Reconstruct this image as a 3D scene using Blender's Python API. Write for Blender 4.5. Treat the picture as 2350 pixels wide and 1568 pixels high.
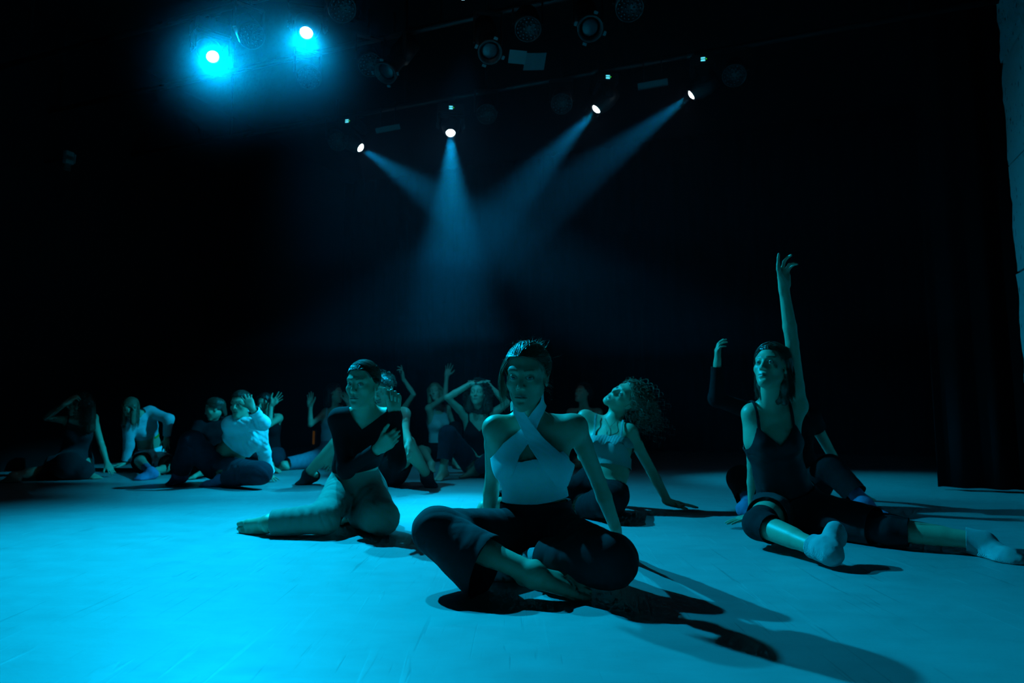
import bpy, bmesh, math, random, time
import numpy as np
for o in list(bpy.data.objects): bpy.data.objects.remove(o)
DEBUG = False
C = bpy.context.scene.collection
def V3(*a): return np.array(a, float)

# ---------------------------------------------------------------- camera, world, exposure
FOC = 1567.0                                   # focal length in pixels of the 2350-pixel frame (24 mm)
TILT = math.atan2(156, FOC)                    # horizon lies at y = 940
CAM = V3(0, 0, .60)
FWD = V3(0, math.cos(TILT), math.sin(TILT)); UPV = V3(0, -math.sin(TILT), math.cos(TILT)); RIGHT = V3(1, 0, 0)
cd = bpy.data.cameras.new('camera'); cam = bpy.data.objects.new('camera', cd); C.objects.link(cam)
cam.location = CAM; cam.rotation_euler = (math.pi / 2 + TILT, 0, 0)
cd.sensor_width = 36; cd.lens = FOC / 2350 * 36; cd.clip_start = .05; cd.clip_end = 100
cd.dof.use_dof = True; cd.dof.focus_distance = 2.5; cd.dof.aperture_fstop = 3.2
sc = bpy.context.scene; sc.camera = cam
w = bpy.data.worlds.new('world'); sc.world = w; w.use_nodes = True
w.node_tree.nodes['Background'].inputs[0].default_value = (.0, .25, .44, 1)
w.node_tree.nodes['Background'].inputs[1].default_value = .024          # added even blue fill standing in for the dim auditorium behind the camera
sc.view_settings.view_transform = 'Standard'; sc.view_settings.look = 'None'
sc.view_settings.exposure = 0.08; sc.view_settings.gamma = 1; sc.view_settings.use_curve_mapping = False
sc.cycles.volume_step_rate = 1; sc.cycles.max_bounces = 5; sc.cycles.diffuse_bounces = 2; sc.cycles.glossy_bounces = 2
sc.cycles.transmission_bounces = 2; sc.cycles.volume_bounces = 0; sc.cycles.use_light_tree = False; sc.cycles.transparent_max_bounces = 24; sc.cycles.use_denoising = True
sc.cycles.use_adaptive_sampling = True; sc.cycles.adaptive_threshold = .035; sc.cycles.adaptive_min_samples = 12
sc.cycles.sample_clamp_indirect = 4; sc.cycles.caustics_reflective = False; sc.cycles.caustics_refractive = False

# ---------------------------------------------------------------- materials
M = {}
def mat(name, col, rough=.6, spec=.5, metal=0., var=.12, vscale=30., bump=0., bscale=300., tint=False, weave=False, sheen=0., coat=0.):
    m = bpy.data.materials.new(name); m.use_nodes = True; nt = m.node_tree; b = nt.nodes['Principled BSDF']
    b.inputs['Roughness'].default_value = rough; b.inputs['Specular IOR Level'].default_value = spec; b.inputs['Metallic'].default_value = metal
    if sheen: b.inputs['Sheen Weight'].default_value = sheen
    if coat: b.inputs['Coat Weight'].default_value = coat; b.inputs['Coat Roughness'].default_value = .2
    tc = nt.nodes.new('ShaderNodeTexCoord')
    n = nt.nodes.new('ShaderNodeTexNoise'); n.inputs['Scale'].default_value = vscale; n.inputs['Detail'].default_value = 4
    nt.links.new(tc.outputs['Object'], n.inputs['Vector'])
    mr = nt.nodes.new('ShaderNodeMapRange'); mr.inputs['To Min'].default_value = 1 - var; mr.inputs['To Max'].default_value = 1 + var
    nt.links.new(n.outputs['Fac'], mr.inputs['Value'])
    mx = nt.nodes.new('ShaderNodeVectorMath'); mx.operation = 'SCALE'; mx.inputs[0].default_value = col
    nt.links.new(mr.outputs[0], mx.inputs['Scale'])
    out = mx.outputs[0]
    if tint:
        a = nt.nodes.new('ShaderNodeAttribute'); a.attribute_name = 'tint'
        mm = nt.nodes.new('ShaderNodeVectorMath'); mm.operation = 'MULTIPLY'
        nt.links.new(out, mm.inputs[0]); nt.links.new(a.outputs['Vector'], mm.inputs[1]); out = mm.outputs[0]
    nt.links.new(out, b.inputs['Base Color'])
    if bump:
        if weave:
            wv = nt.nodes.new('ShaderNodeTexWave'); wv.inputs['Scale'].default_value = bscale; wv.inputs['Distortion'].default_value = 1.5
            nt.links.new(tc.outputs['Object'], wv.inputs['Vector']); h = wv.outputs['Fac']
        else:
            n2 = nt.nodes.new('ShaderNodeTexNoise'); n2.inputs['Scale'].default_value = bscale; n2.inputs['Detail'].default_value = 3
            nt.links.new(tc.outputs['Object'], n2.inputs['Vector']); h = n2.outputs['Fac']
        bp = nt.nodes.new('ShaderNodeBump'); bp.inputs['Strength'].default_value = bump; bp.inputs['Distance'].default_value = .002
        nt.links.new(h, bp.inputs['Height']); nt.links.new(bp.outputs[0], b.inputs['Normal'])
    M[name] = m; return m
def emit(name, col, s):
    m = bpy.data.materials.new(name); m.use_nodes = True; nt = m.node_tree; nt.nodes.remove(nt.nodes['Principled BSDF'])
    e = nt.nodes.new('ShaderNodeEmission'); e.inputs[0].default_value = (*col, 1); e.inputs[1].default_value = s
    nt.links.new(e.outputs[0], nt.nodes['Material Output'].inputs[0]); M[name] = m; return m
mat('skin', (.58, .39, .26), .45, .5, var=.05, bump=.12, bscale=220, tint=True)
mat('skin_tan', (.50, .34, .25), .48, .45, var=.06, bump=.12, bscale=220, tint=True)
mat('white_knit', (.90, .91, .93), .85, .2, var=.05, bump=.25, bscale=260, weave=True, sheen=.2)
mat('white_cotton', (.90, .91, .92), .8, .2, var=.04, bump=.2, bscale=400)
mat('grey_knit', (.50, .52, .56), .85, .2, var=.06, bump=.3, bscale=260, weave=True, sheen=.2)
mat('pale_top', (.52, .50, .46), .85, .2, var=.06, bump=.2, bscale=300)
mat('black_jersey', (.009, .009, .011), .88, .15, var=.2, bump=.2, bscale=300)
mat('black_satin', (.014, .014, .018), .55, .3, var=.2, bump=.1, bscale=200)
mat('charcoal_cotton', (.024, .024, .028), .88, .2, var=.15, bump=.25, bscale=300, sheen=.05)
mat('navy_cotton', (.022, .025, .040), .85, .2, var=.15, bump=.25, bscale=280, sheen=.05)
mat('khaki_cotton', (.27, .25, .20), .85, .2, var=.08, bump=.3, bscale=320, sheen=.1)
mat('denim', (.20, .23, .30), .85, .2, var=.2, bump=.3, bscale=260, weave=True)
mat('cream_camisole', (.36, .34, .31), .75, .25, var=.06, bump=.2, bscale=350)
mat('sock_grey', (.46, .47, .47), .95, .1, var=.1, bump=.6, bscale=170, weave=True, sheen=.3)
mat('sock_black', (.03, .03, .036), .9, .15, var=.15, bump=.3, bscale=200)
mat('sock_lilac', (.22, .20, .34), .9, .15, var=.15, bump=.3, bscale=200)
mat('knee_pad', (.014, .014, .017), .9, .2, var=.2, bump=.4, bscale=180)
mat('green_trim', (.10, .34, .03), .8, .2, var=.05)
mat('hair_brown', (.070, .045, .030), .42, .5, var=.25, vscale=60)
mat('hair_dark', (.028, .020, .016), .40, .5, var=.25, vscale=60)
mat('hair_blond', (.30, .21, .12), .45, .5, var=.25, vscale=60)
mat('hair_light', (.19, .135, .085), .42, .5, var=.25, vscale=60)
mat('eye_white', (.62, .62, .60), .15, .6, var=.02)
mat('iris', (.10, .14, .13), .12, .6, var=.3, vscale=400)
mat('pupil', (.005, .005, .005), .1, .6, var=0)
mat('silver', (.75, .75, .75), .25, .5, metal=1., var=.03)
mat('black_metal', (.012, .0125, .014), .5, .5, var=.15, vscale=12, bump=.06, bscale=120)
mat('grey_metal', (.035, .037, .04), .45, .5, var=.1, vscale=12)
mat('gel_frame', (.09, .10, .11), .5, .5, var=.08, vscale=20)
mat('led_glass', (.030, .036, .042), .25, .5, var=.1)
mat('velvet', (.004, .004, .0045), .95, .05, var=.25, vscale=6)
mat('black_paint', (.010, .010, .011), .9, .12, var=.3, vscale=2, bump=.1, bscale=8)
mat('sign_white', (.22, .23, .22), .5, .4, var=.05, vscale=20)
mat('sign_dark', (.06, .08, .07), .5, .4, var=.05, vscale=20)
mat('orange_cloth', (.75, .22, .02), .8, .2, var=.1)
emit('lens_glow', (.80, .97, 1.), 14.)
emit('display_glow', (.10, .75, .95), 1.2)
emit('cue_orange', (.42, .18, .012), .07)
emit('led_green', (.05, .9, .02), 1.0)

def floor_material():
    m = bpy.data.materials.new('dance_vinyl'); m.use_nodes = True; nt = m.node_tree; b = nt.nodes['Principled BSDF']
    N = nt.nodes.new; K = nt.links.new
    tc = N('ShaderNodeTexCoord')
    def noise(scale, det, sx=1, sy=1, rot=0, dist=0):
        mp = N('ShaderNodeMapping'); mp.inputs['Scale'].default_value = (sx, sy, 1); mp.inputs['Rotation'].default_value = (0, 0, rot)
        K(tc.outputs['Object'], mp.inputs[0])
        n = N('ShaderNodeTexNoise'); n.inputs['Scale'].default_value = scale; n.inputs['Detail'].default_value = det; n.inputs['Distortion'].default_value = dist
        K(mp.outputs[0], n.inputs['Vector']); return n.outputs['Fac']
    def ramp(x, a, bb, lo=0., hi=1.):
        r = N('ShaderNodeMapRange'); r.inputs['From Min'].default_value = a; r.inputs['From Max'].default_value = bb
        r.inputs['To Min'].default_value = lo; r.inputs['To Max'].default_value = hi; K(x, r.inputs[0]); return r.outputs[0]
    def mth(op, a, bb):
        q = N('ShaderNodeMath'); q.operation = op
        for i, v in enumerate((a, bb)):
            if isinstance(v, float): q.inputs[i].default_value = v
            else: K(v, q.inputs[i])
        return q.outputs[0]
    big = ramp(noise(1.3, 5), .3, .7, .90, 1.08)
    smudge = ramp(noise(5.5, 6, 1, 2.2, .3, .6), .35, .7, .94, 1.06)
    col = mth('MULTIPLY', big, smudge)
    pale = dark = None
    # long thin scuffs left by feet and scenery, in several directions
    for i, (rot, st) in enumerate([(.15, 15), (.9, 19), (-.5, 13), (-1.15, 22)]):
        s = ramp(noise(1.7 + .5 * i, 2, st, .8, rot, 1.1), .66, .70)
        gate = ramp(noise(1.1, 2, 1, 1, 3. * i + 1), .47, .58)
        s = mth('MULTIPLY', s, gate)
        if i % 2: dark = s if dark is None else mth('MAXIMUM', dark, s)
        else: pale = s if pale is None else mth('MAXIMUM', pale, s)
    col = mth('ADD', col, mth('MULTIPLY', pale, .18)); col = mth('SUBTRACT', col, mth('MULTIPLY', dark, .24))
    sc_ = N('ShaderNodeVectorMath'); sc_.operation = 'SCALE'; sc_.inputs[0].default_value = FLOOR_COL; K(col, sc_.inputs['Scale'])
    K(sc_.outputs[0], b.inputs['Base Color'])
    r = ramp(noise(7, 5, 1, 1.6, .4, .4), .3, .7, .46, .60)
    K(mth('SUBTRACT', r, mth('MULTIPLY', pale, .08)), b.inputs['Roughness'])
    b.inputs['Specular IOR Level'].default_value = .8
    b.inputs['Coat Weight'].default_value = .35; b.inputs['Coat Roughness'].default_value = .27
    bp = N('ShaderNodeBump'); bp.inputs['Strength'].default_value = .22; bp.inputs['Distance'].default_value = .003
    h = mth('ADD', noise(26, 5, 1, 2.5, .2, .5), mth('MULTIPLY', mth('SUBTRACT', pale, dark), .6))
    K(h, bp.inputs['Height']); K(bp.outputs[0], b.inputs['Normal'])
    M['dance_vinyl'] = m
FLOOR_COL = (.36, .365, .36)
floor_material()

def block_material():
    m = mat('concrete_block', (.45, .46, .47), .9, .2, var=.10, vscale=9, bump=.5, bscale=60)
    nt = m.node_tree; b = nt.nodes['Principled BSDF']; tc = [n for n in nt.nodes if n.type == 'TEX_COORD'][0]
    mp = nt.nodes.new('ShaderNodeMapping'); mp.inputs['Scale'].default_value = (1, 1, .45); nt.links.new(tc.outputs['Object'], mp.inputs[0])
    v = nt.nodes.new('ShaderNodeTexNoise'); v.inputs['Scale'].default_value = 42; v.inputs['Detail'].default_value = 1; nt.links.new(mp.outputs[0], v.inputs['Vector'])
    r = nt.nodes.new('ShaderNodeMapRange'); r.inputs['From Min'].default_value = .68; r.inputs['From Max'].default_value = .72
    r.inputs['To Min'].default_value = 1; r.inputs['To Max'].default_value = .25; nt.links.new(v.outputs['Fac'], r.inputs[0])
    old = b.inputs['Base Color'].links[0].from_socket
    s = nt.nodes.new('ShaderNodeVectorMath'); s.operation = 'SCALE'; nt.links.new(old, s.inputs[0]); nt.links.new(r.outputs[0], s.inputs['Scale'])
    nt.links.new(s.outputs[0], b.inputs['Base Color'])
block_material()
# ---------------------------------------------------------------- implicit-surface engine
# A figure is one signed-distance field (tapered capsules, ellipsoids, blended) turned into ONE mesh.
def nrm(v):
    v = np.asarray(v, float); return v / (np.linalg.norm(v) + 1e-12)
def vec(*a): return np.array(a, float)

class Field:
    def __init__(s): s.P = []
    def cone(s, a, b, ra, rb, k=.015, flat=None, ratio=1., tag='', op='u'):
        s.P.append(('c', np.asarray(a, float), np.asarray(b, float), ra, rb, k, flat, ratio, tag, op)); return s
    def ball(s, a, r, k=.015, tag='', op='u'):
        return s.cone(a, np.asarray(a, float) + vec(0, 0, 1e-4), r, r, k, None, 1., tag, op)
    def ell(s, c, axes, rad, k=.015, tag='', op='u'):
        s.P.append(('e', np.asarray(c, float), np.asarray(axes, float), np.asarray(rad, float), None, k, None, 1., tag, op)); return s
    def sub(s, tags):
        f = Field(); f.P = [p for p in s.P if p[8] in tags]; return f
    def bounds(s, pad):
        lo = vec(9e9, 9e9, 9e9); hi = -lo
        for p in s.P:
            if p[9] != 'u': continue
            l, h = prim_box(p, 0.); lo = np.minimum(lo, l); hi = np.maximum(hi, h)
        return lo - pad, hi + pad

def prim_box(p, m):
    if p[0] == 'c':
        r = max(p[3], p[4]) + m
        return np.minimum(p[1], p[2]) - r, np.maximum(p[1], p[2]) + r
    ext = np.sqrt(((p[2] * p[3][:, None]) ** 2).sum(0)) + m
    return p[1] - ext, p[1] + ext

def prim_eval(p, X, Y, Z):
    if p[0] == 'c':
        a, b, ra, rb, fl, ratio = p[1], p[2], p[3], p[4], p[6], p[7]
        ba = b - a; L2 = float(ba @ ba) + 1e-12
        x, y, z = X - a[0], Y - a[1], Z - a[2]
        t = np.clip((x * ba[0] + y * ba[1] + z * ba[2]) / L2, 0, 1)
        x = x - t * ba[0]; y = y - t * ba[1]; z = z - t * ba[2]
        q = x * x + y * y + z * z
        if fl is not None:
            c = x * fl[0] + y * fl[1] + z * fl[2]
            q = q + c * c * (1 / ratio ** 2 - 1)
        return np.sqrt(q) - (ra + (rb - ra) * t)
    c, A, r = p[1], p[2], p[3]
    x, y, z = X - c[0], Y - c[1], Z - c[2]
    k0 = 0; k1 = 0
    for i in range(3):
        u = x * A[i, 0] + y * A[i, 1] + z * A[i, 2]
        k0 = k0 + (u / r[i]) ** 2; k1 = k1 + (u / r[i] ** 2) ** 2
    k0 = np.sqrt(k0); k1 = np.sqrt(k1) + 1e-9
    return k0 * (k0 - 1) / k1

def smin(a, b, k):
    h = np.maximum(k - np.abs(a - b), 0) / k
    return np.minimum(a, b) - h * h * k * .25

def eval_grid(F, lo, hi, vox, offset=0., floor=None):
    n = np.maximum(((hi - lo) / vox).astype(int) + 2, 4)
    ax = [(lo[i] + vox * np.arange(n[i])).astype(np.float32) for i in range(3)]
    D = np.full(n, .2, np.float32)
    for p in F.P:
        m = p[5] + offset + 3 * vox
        l, h = prim_box(p, m)
        i0 = np.clip(((l - lo) / vox).astype(int), 0, n); i1 = np.clip(((h - lo) / vox).astype(int) + 2, 0, n)
        if (i1 <= i0).any(): continue
        sl = tuple(slice(i0[i], i1[i]) for i in range(3))
        d = prim_eval(p, ax[0][sl[0]][:, None, None], ax[1][sl[1]][None, :, None], ax[2][sl[2]][None, None, :])
        k = max(p[5], 1e-4)
        if p[9] == 'u': D[sl] = smin(D[sl], d - offset, k)
        else: D[sl] = -smin(-D[sl], d, k)
    if floor is not None:
        D = np.maximum(D, floor - ax[2][None, None, :])
    return D, n

def surface_nets(D, lo, vox):
    n = D.shape
    S = D < 0
    cs = [S[i:n[0]-1+i, j:n[1]-1+j, k:n[2]-1+k] for i in (0, 1) for j in (0, 1) for k in (0, 1)]
    allin = cs[0]; anyin = cs[0]
    for c in cs[1:]: allin = allin & c; anyin = anyin | c
    act = anyin & ~allin
    idx = np.argwhere(act)
    vid = np.full(act.shape, -1, np.int32); vid[tuple(idx.T)] = np.arange(len(idx))
    corner = {}
    for i in (0, 1):
        for j in (0, 1):
            for k in (0, 1): corner[(i, j, k)] = D[idx[:, 0]+i, idx[:, 1]+j, idx[:, 2]+k]
    acc = np.zeros((len(idx), 3)); cnt = np.zeros(len(idx))
    for a in corner:
        for axi in range(3):
            if a[axi]: continue
            b = list(a); b[axi] = 1; b = tuple(b)
            da, db = corner[a], corner[b]
            cr = (da < 0) != (db < 0)
            t = np.where(cr, da / np.where(cr, da - db, 1), 0)
            for q in range(3): acc[:, q] += np.where(cr, a[q] + (t if q == axi else 0), 0)
            cnt += cr
    V = lo + vox * (idx + acc / np.maximum(cnt, 1)[:, None])
    T = []
    for axi in range(3):
        o1, o2 = [(1, 2), (2, 0), (0, 1)][axi]
        s0 = [slice(1, n[q]-1) for q in range(3)]; s0[axi] = slice(0, n[axi]-1)
        s1 = list(s0); s1[axi] = slice(1, n[axi])
        A, B = S[tuple(s0)], S[tuple(s1)]
        e = np.argwhere(A != B)
        if not len(e): continue
        g = e.copy()
        for q in range(3):
            if q != axi: g[:, q] += 1
        flip = A[tuple(e.T)]
        def cell(d1, d2):
            c = g.copy(); c[:, o1] -= d1; c[:, o2] -= d2
            return vid[c[:, 0], c[:, 1], c[:, 2]]
        q = np.stack([cell(1, 1), cell(0, 1), cell(0, 0), cell(1, 0)], 1)
        q[~flip] = q[~flip][:, ::-1]
        T.append(q[:, [0, 1, 2]]); T.append(q[:, [0, 2, 3]])
    return V, np.concatenate(T)

def clip_mesh(V, T, g):
    """keep the part of a triangle mesh where g >= 0, with a clean cut edge"""
    ins = g >= 0
    c = ins[T].sum(1)
    keep = [T[c == 3]]
    newV = [V]; nv = len(V)
    mixed = T[(c == 1) | (c == 2)]
    if len(mixed):
        m = ins[mixed]; two = m.sum(1) == 2
        piv = np.where(two, np.argmin(m, 1), np.argmax(m, 1))
        r = np.arange(len(mixed))
        a = mixed[r, piv]; b = mixed[r, (piv+1) % 3]; d = mixed[r, (piv+2) % 3]
        e = np.concatenate([np.stack([a, b], 1), np.stack([a, d], 1)])
        es = np.sort(e, 1)
        u, inv = np.unique(es, axis=0, return_inverse=True); inv = inv.reshape(-1)
        t = g[u[:, 0]] / (g[u[:, 0]] - g[u[:, 1]])
        newV.append(V[u[:, 0]] + (V[u[:, 1]] - V[u[:, 0]]) * t[:, None])
        ab = nv + inv[:len(mixed)]; ad = nv + inv[len(mixed):]
        keep.append(np.stack([a, ab, ad], 1)[~two])
        keep.append(np.stack([ab, b, d], 1)[two]); keep.append(np.stack([ab, d, ad], 1)[two])
    V2 = np.concatenate(newV); T2 = np.concatenate(keep)
    return compact(V2, T2)

def compact(V, T):
    used = np.zeros(len(V), bool); used[T.ravel()] = True
    re = np.cumsum(used) - 1
    return V[used], re[T]

def normals(V, T):
    a, b, c = V[T[:, 0]], V[T[:, 1]], V[T[:, 2]]
    fn = np.cross(b - a, c - a); N = np.zeros_like(V)
    for i in range(3):
        for q in range(3): N[:, q] += np.bincount(T[:, i], fn[:, q], len(V))
    return N / (np.linalg.norm(N, axis=1)[:, None] + 1e-12)

def smooth(V, T, it=1, f=.5):
    e = np.concatenate([T[:, [0, 1]], T[:, [1, 2]], T[:, [2, 0]]])
    e = np.concatenate([e, e[:, ::-1]])
    cnt = np.bincount(e[:, 0], minlength=len(V)).astype(float) + 1e-9
    for _ in range(it):
        A = np.stack([np.bincount(e[:, 0], V[e[:, 1], q], len(V)) for q in range(3)], 1) / cnt[:, None]
        V = V + f * (A - V)
    return V

def _hash(ix, iy, iz, s):
    h = (ix * 374761393 + iy * 668265263 + iz * 2147483647 + s * 974634777) & 0xffffffff
    h = ((h ^ (h >> 13)) * 1274126177) & 0xffffffff
    return ((h ^ (h >> 16)) & 0xffff) / 65535.
def noise(P, freq, seed=0):
    q = P * freq; i = np.floor(q).astype(np.int64); f = q - i; f = f * f * (3 - 2 * f)
    out = 0
    for dx in (0, 1):
        for dy in (0, 1):
            for dz in (0, 1):
                w = (f[:, 0] if dx else 1 - f[:, 0]) * (f[:, 1] if dy else 1 - f[:, 1]) * (f[:, 2] if dz else 1 - f[:, 2])
                out = out + w * _hash(i[:, 0]+dx, i[:, 1]+dy, i[:, 2]+dz, seed)
    return out * 2 - 1

def mesh_from(V, T, name, mat, base=None, tint=None, parent=None, matidx=None, mats=None):
    me = bpy.data.meshes.new(name)
    base = vec(0, 0, 0) if base is None else base
    V = V - base
    me.vertices.add(len(V)); me.vertices.foreach_set('co', V.astype(np.float32).ravel())
    me.loops.add(len(T) * 3); me.loops.foreach_set('vertex_index', T.astype(np.int32).ravel())
    me.polygons.add(len(T))
    me.polygons.foreach_set('loop_start', np.arange(0, len(T) * 3, 3, dtype=np.int32))
    me.polygons.foreach_set('use_smooth', np.ones(len(T), bool))
    for m in (mats or [mat]): me.materials.append(m)
    if matidx is not None: me.polygons.foreach_set('material_index', matidx.astype(np.int32))
    if tint is not None:
        at = me.attributes.new('tint', 'FLOAT_COLOR', 'POINT')
        at.data.foreach_set('color', np.concatenate([tint, np.ones((len(tint), 1))], 1).astype(np.float32).ravel())
    me.update(calc_edges=True)
    o = bpy.data.objects.new(name, me); bpy.context.scene.collection.objects.link(o)
    o.location = base
    if parent is not None:
        o.parent = parent; o.location = vec(*base) - vec(*parent.location)
    return o

QUALITY = 1.38
def grow(F, vox, offset=0., floor=None, sm=1, lo=None, hi=None):
    vox = vox * QUALITY
    if lo is None: lo, hi = F.bounds(.02 + offset + 3 * vox)
    if floor is not None: lo = lo.copy(); lo[2] = max(lo[2], floor - 3 * vox)
    D, n = eval_grid(F, lo, hi, vox, offset, floor)
    D[0] = D[-1] = .1; D[:, 0] = D[:, -1] = .1; D[:, :, 0] = D[:, :, -1] = .1
    V, T = surface_nets(D, lo, vox)
    if sm: V = smooth(V, T, sm)
    return V, T

def grow_multi(F, vox, fine, floor=None, sm=1):
    """coarse surface everywhere, finer surface of the same field inside the spheres of `fine` [(centre, radius, voxel)]"""
    V, T = grow(F, vox, floor=floor, sm=sm)
    out = []
    for c, r, fv in fine:
        V, T = clip_mesh(V, T, np.linalg.norm(V - c, axis=1) - r)
    for i, (c, r, fv) in enumerate(fine):
        v, t = grow(F, fv, floor=floor, sm=sm, lo=c - r - .012, hi=c + r + .012)
        for j, (c2, r2, _) in enumerate(fine[:i]):
            v, t = clip_mesh(v, t, np.linalg.norm(v - c2, axis=1) - r2)
        v, t = clip_mesh(v, t, r + .0012 - np.linalg.norm(v - c, axis=1))
        out.append((v, t))
    Vs = [V] + [o[0] for o in out]; Ts = [T]; n = len(V)
    for v, t in out: Ts.append(t + n); n += len(v)
    return np.concatenate(Vs), np.concatenate(Ts)

def tubes(lines, radii, sides=3, taper=.35):
    """thin tubes along polylines (hair strands, laces, cords) as one mesh"""
    Vs, Ts, n = [], [], 0
    for L, r in zip(lines, radii):
        L = np.asarray(L, float); m = len(L)
        tg = np.gradient(L, axis=0); tg /= np.linalg.norm(tg, axis=1)[:, None] + 1e-12
        ref = vec(0, 0, 1) if abs(tg[0][2]) < .8 else vec(1, 0, 0)
        u = np.cross(tg, ref); u /= np.linalg.norm(u, axis=1)[:, None] + 1e-12
        w = np.cross(tg, u)
        tt = np.linspace(0, 1, m)
        rr = r * (1 - (1 - taper) * tt)
        ring = []
        for s in range(sides):
            a = 2 * math.pi * s / sides
            ring.append(L + rr[:, None] * (math.cos(a) * u + math.sin(a) * w))
        V = np.stack(ring, 1).reshape(-1, 3)
        i = np.arange(m - 1)[:, None] * sides; s = np.arange(sides)[None, :]; s2 = (s + 1) % sides
        a, b, c, d = i + s, i + s2, i + sides + s2, i + sides + s
        T = np.concatenate([np.stack([a, b, c], -1).reshape(-1, 3), np.stack([a, c, d], -1).reshape(-1, 3)])
        Vs.append(V); Ts.append(T + n); n += len(V)
    return np.concatenate(Vs), np.concatenate(Ts)
# ---------------------------------------------------------------- anatomy
class Frame:
    """local frame: x = person's right, y = forward (face / chest side), z = up"""
    def __init__(s, o, fwd, up, scale=1.):
        s.o = np.asarray(o, float); f = nrm(fwd); u = np.asarray(up, float)
        u = nrm(u - f * (u @ f)); s.f, s.u = f, u; s.l = np.cross(f, u); s.s = scale
        s.A = np.stack([s.l, s.f, s.u])
    def p(s, x, y, z): return s.o + s.s * (x * s.l + y * s.f + z * s.u)
    def d(s, x, y, z): return x * s.l + y * s.f + z * s.u
    def loc(s, P): return ((P - s.o) @ s.A.T) / s.s

def add_head(F, H, detail=True, ears=True, male=False):
    s = H.s
    def ell(x, y, z, rx, ry, rz, k, tag='head', op='u'): F.ell(H.p(x, y, z), H.A, vec(rx, ry, rz) * s, k * s, tag, op)
    def cone(a, b, ra, rb, k, tag='head', op='u', flat=None, ratio=1.): F.cone(H.p(*a), H.p(*b), ra * s, rb * s, k * s, flat, ratio, tag, op)
    ell(0, -.018, .036, .074, .094, .083, .01, 'skull')
    ell(0, .024, -.03, .0575, .058, .088, .03)
    for m in (-1, 1):
        jw = .050 if male else .044
        cone((m*jw, -.004, -.050), (m*.010, .064, -.103), .019 if male else .017, .017, .032)
        ell(m*.039, .052, -.028, .023, .021, .020, .026)
    w = .019 if male else .0155
    ell(0, .070, -.106, w, .015, .0155, .02)
    ell(0, .066, -.064, .030, .023, .030, .022)
    for m in (-1, 1):
        cone((m*.014, .0775, .021), (m*.044, .060, .022), .0065, .008, .026)
    if detail:
        for m in (-1, 1):
            ell(m*.031, .093, -.002, .0185, .016, .0125, .014, op='s')
    else:
        for m in (-1, 1): ell(m*.031, .093, -.002, .018, .014, .012, .014, op='s')
    # nose
    cone((0, .080, .006), (0, .1005, -.033), .0075, .0098, .012)
    for m in (-1, 1):
        F.ball(H.p(m*.0115, .091, -.037), .0078*s, .006*s, 'head')
        if detail: ell(m*.006, .0985, -.0455, .0038, .006, .0035, .004, op='s')
    # lids around the eyeballs, lips, philtrum
    if detail:
        for m in (-1, 1):
            F.ball(H.p(m*.031, .0715, -.002), .0142*s, .006*s, 'head')
            ell(m*.0312, .0865, -.0028, .0128, .009, .0040, .003, op='s')
        for m in (-1, 1):
            cone((0, .0870, -.0660), (m*.0235, .0760, -.0705), .0060, .0034, .006)
            cone((0, .0862, -.0765), (m*.0185, .0780, -.0735), .0068, .0045, .006)
            cone((0, .0945, -.0712), (m*.0235, .0815, -.0718), .0022, .0016, .0025, op='s')
        ell(0, .0925, -.0885, .012, .006, .0045, .010, op='s')
    else:
        for m in (-1, 1):
            F.ball(H.p(m*.031, .0715, -.002), .0138*s, .006*s, 'head')
            cone((0, .0865, -.066), (m*.0225, .0765, -.070), .0064, .0035, .006)
            cone((0, .0858, -.0765), (m*.0180, .0785, -.0735), .0070, .0045, .006)
    if ears:
        for m in (-1, 1):
            A = np.stack([H.d(1, .0, 0), H.d(0, 1, .2), H.d(0, -.2, 1)]); A = A / np.linalg.norm(A, axis=1)[:, None]
            F.ell(H.p(m*.074, -.014, -.012), A, vec(.0075, .0175, .030)*s, .008*s, 'head')
            if detail: F.ell(H.p(m*.082, -.010, -.010), A, vec(.006, .010, .019)*s, .006*s, 'head', 's')

def head_tint(V, H, T0, male=False, brow=True, makeup=1.):
    q = H.loc(V); ax = np.abs(q[:, 0]); y, z = q[:, 1], q[:, 2]
    near = (np.linalg.norm(q, axis=1) < .16)
    def blend(w, col):
        w = (np.clip(w, 0, 1) * near)[:, None]; return T0 * (1 - w) + w * np.asarray(col)
    # lips
    w = np.exp(-((z + .0705) / .0088) ** 4 - (ax / .0225) ** 4) * (y > .075)
    T0 = blend(w * .9, (.55, .30, .34))
    if brow:
        c = .0235 + .004 * np.sin(np.clip((ax - .012) / .036, 0, 1) * 2.4)
        w = np.exp(-((z - c) / .0034) ** 4) * (ax > .011) * (ax < .047) * (y > .05)
        T0 = blend(w * .65, (.16, .13, .11))
    r = np.sqrt(((ax - .031) / .0150) ** 2 + ((z + .0015) / .0068) ** 2)
    w = np.exp(-((r - 1.0) / .22) ** 2) * (y > .07) * .75 * makeup
    T0 = blend(w, (.10, .08, .08))
    if male:
        w = np.exp(-((z + .052) / .006) ** 4) * (ax < .026) * (y > .07) + ((z < -.085) & (y > .03)) * .35
        T0 = blend(w * .7, (.14, .11, .10))
    return T0

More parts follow.
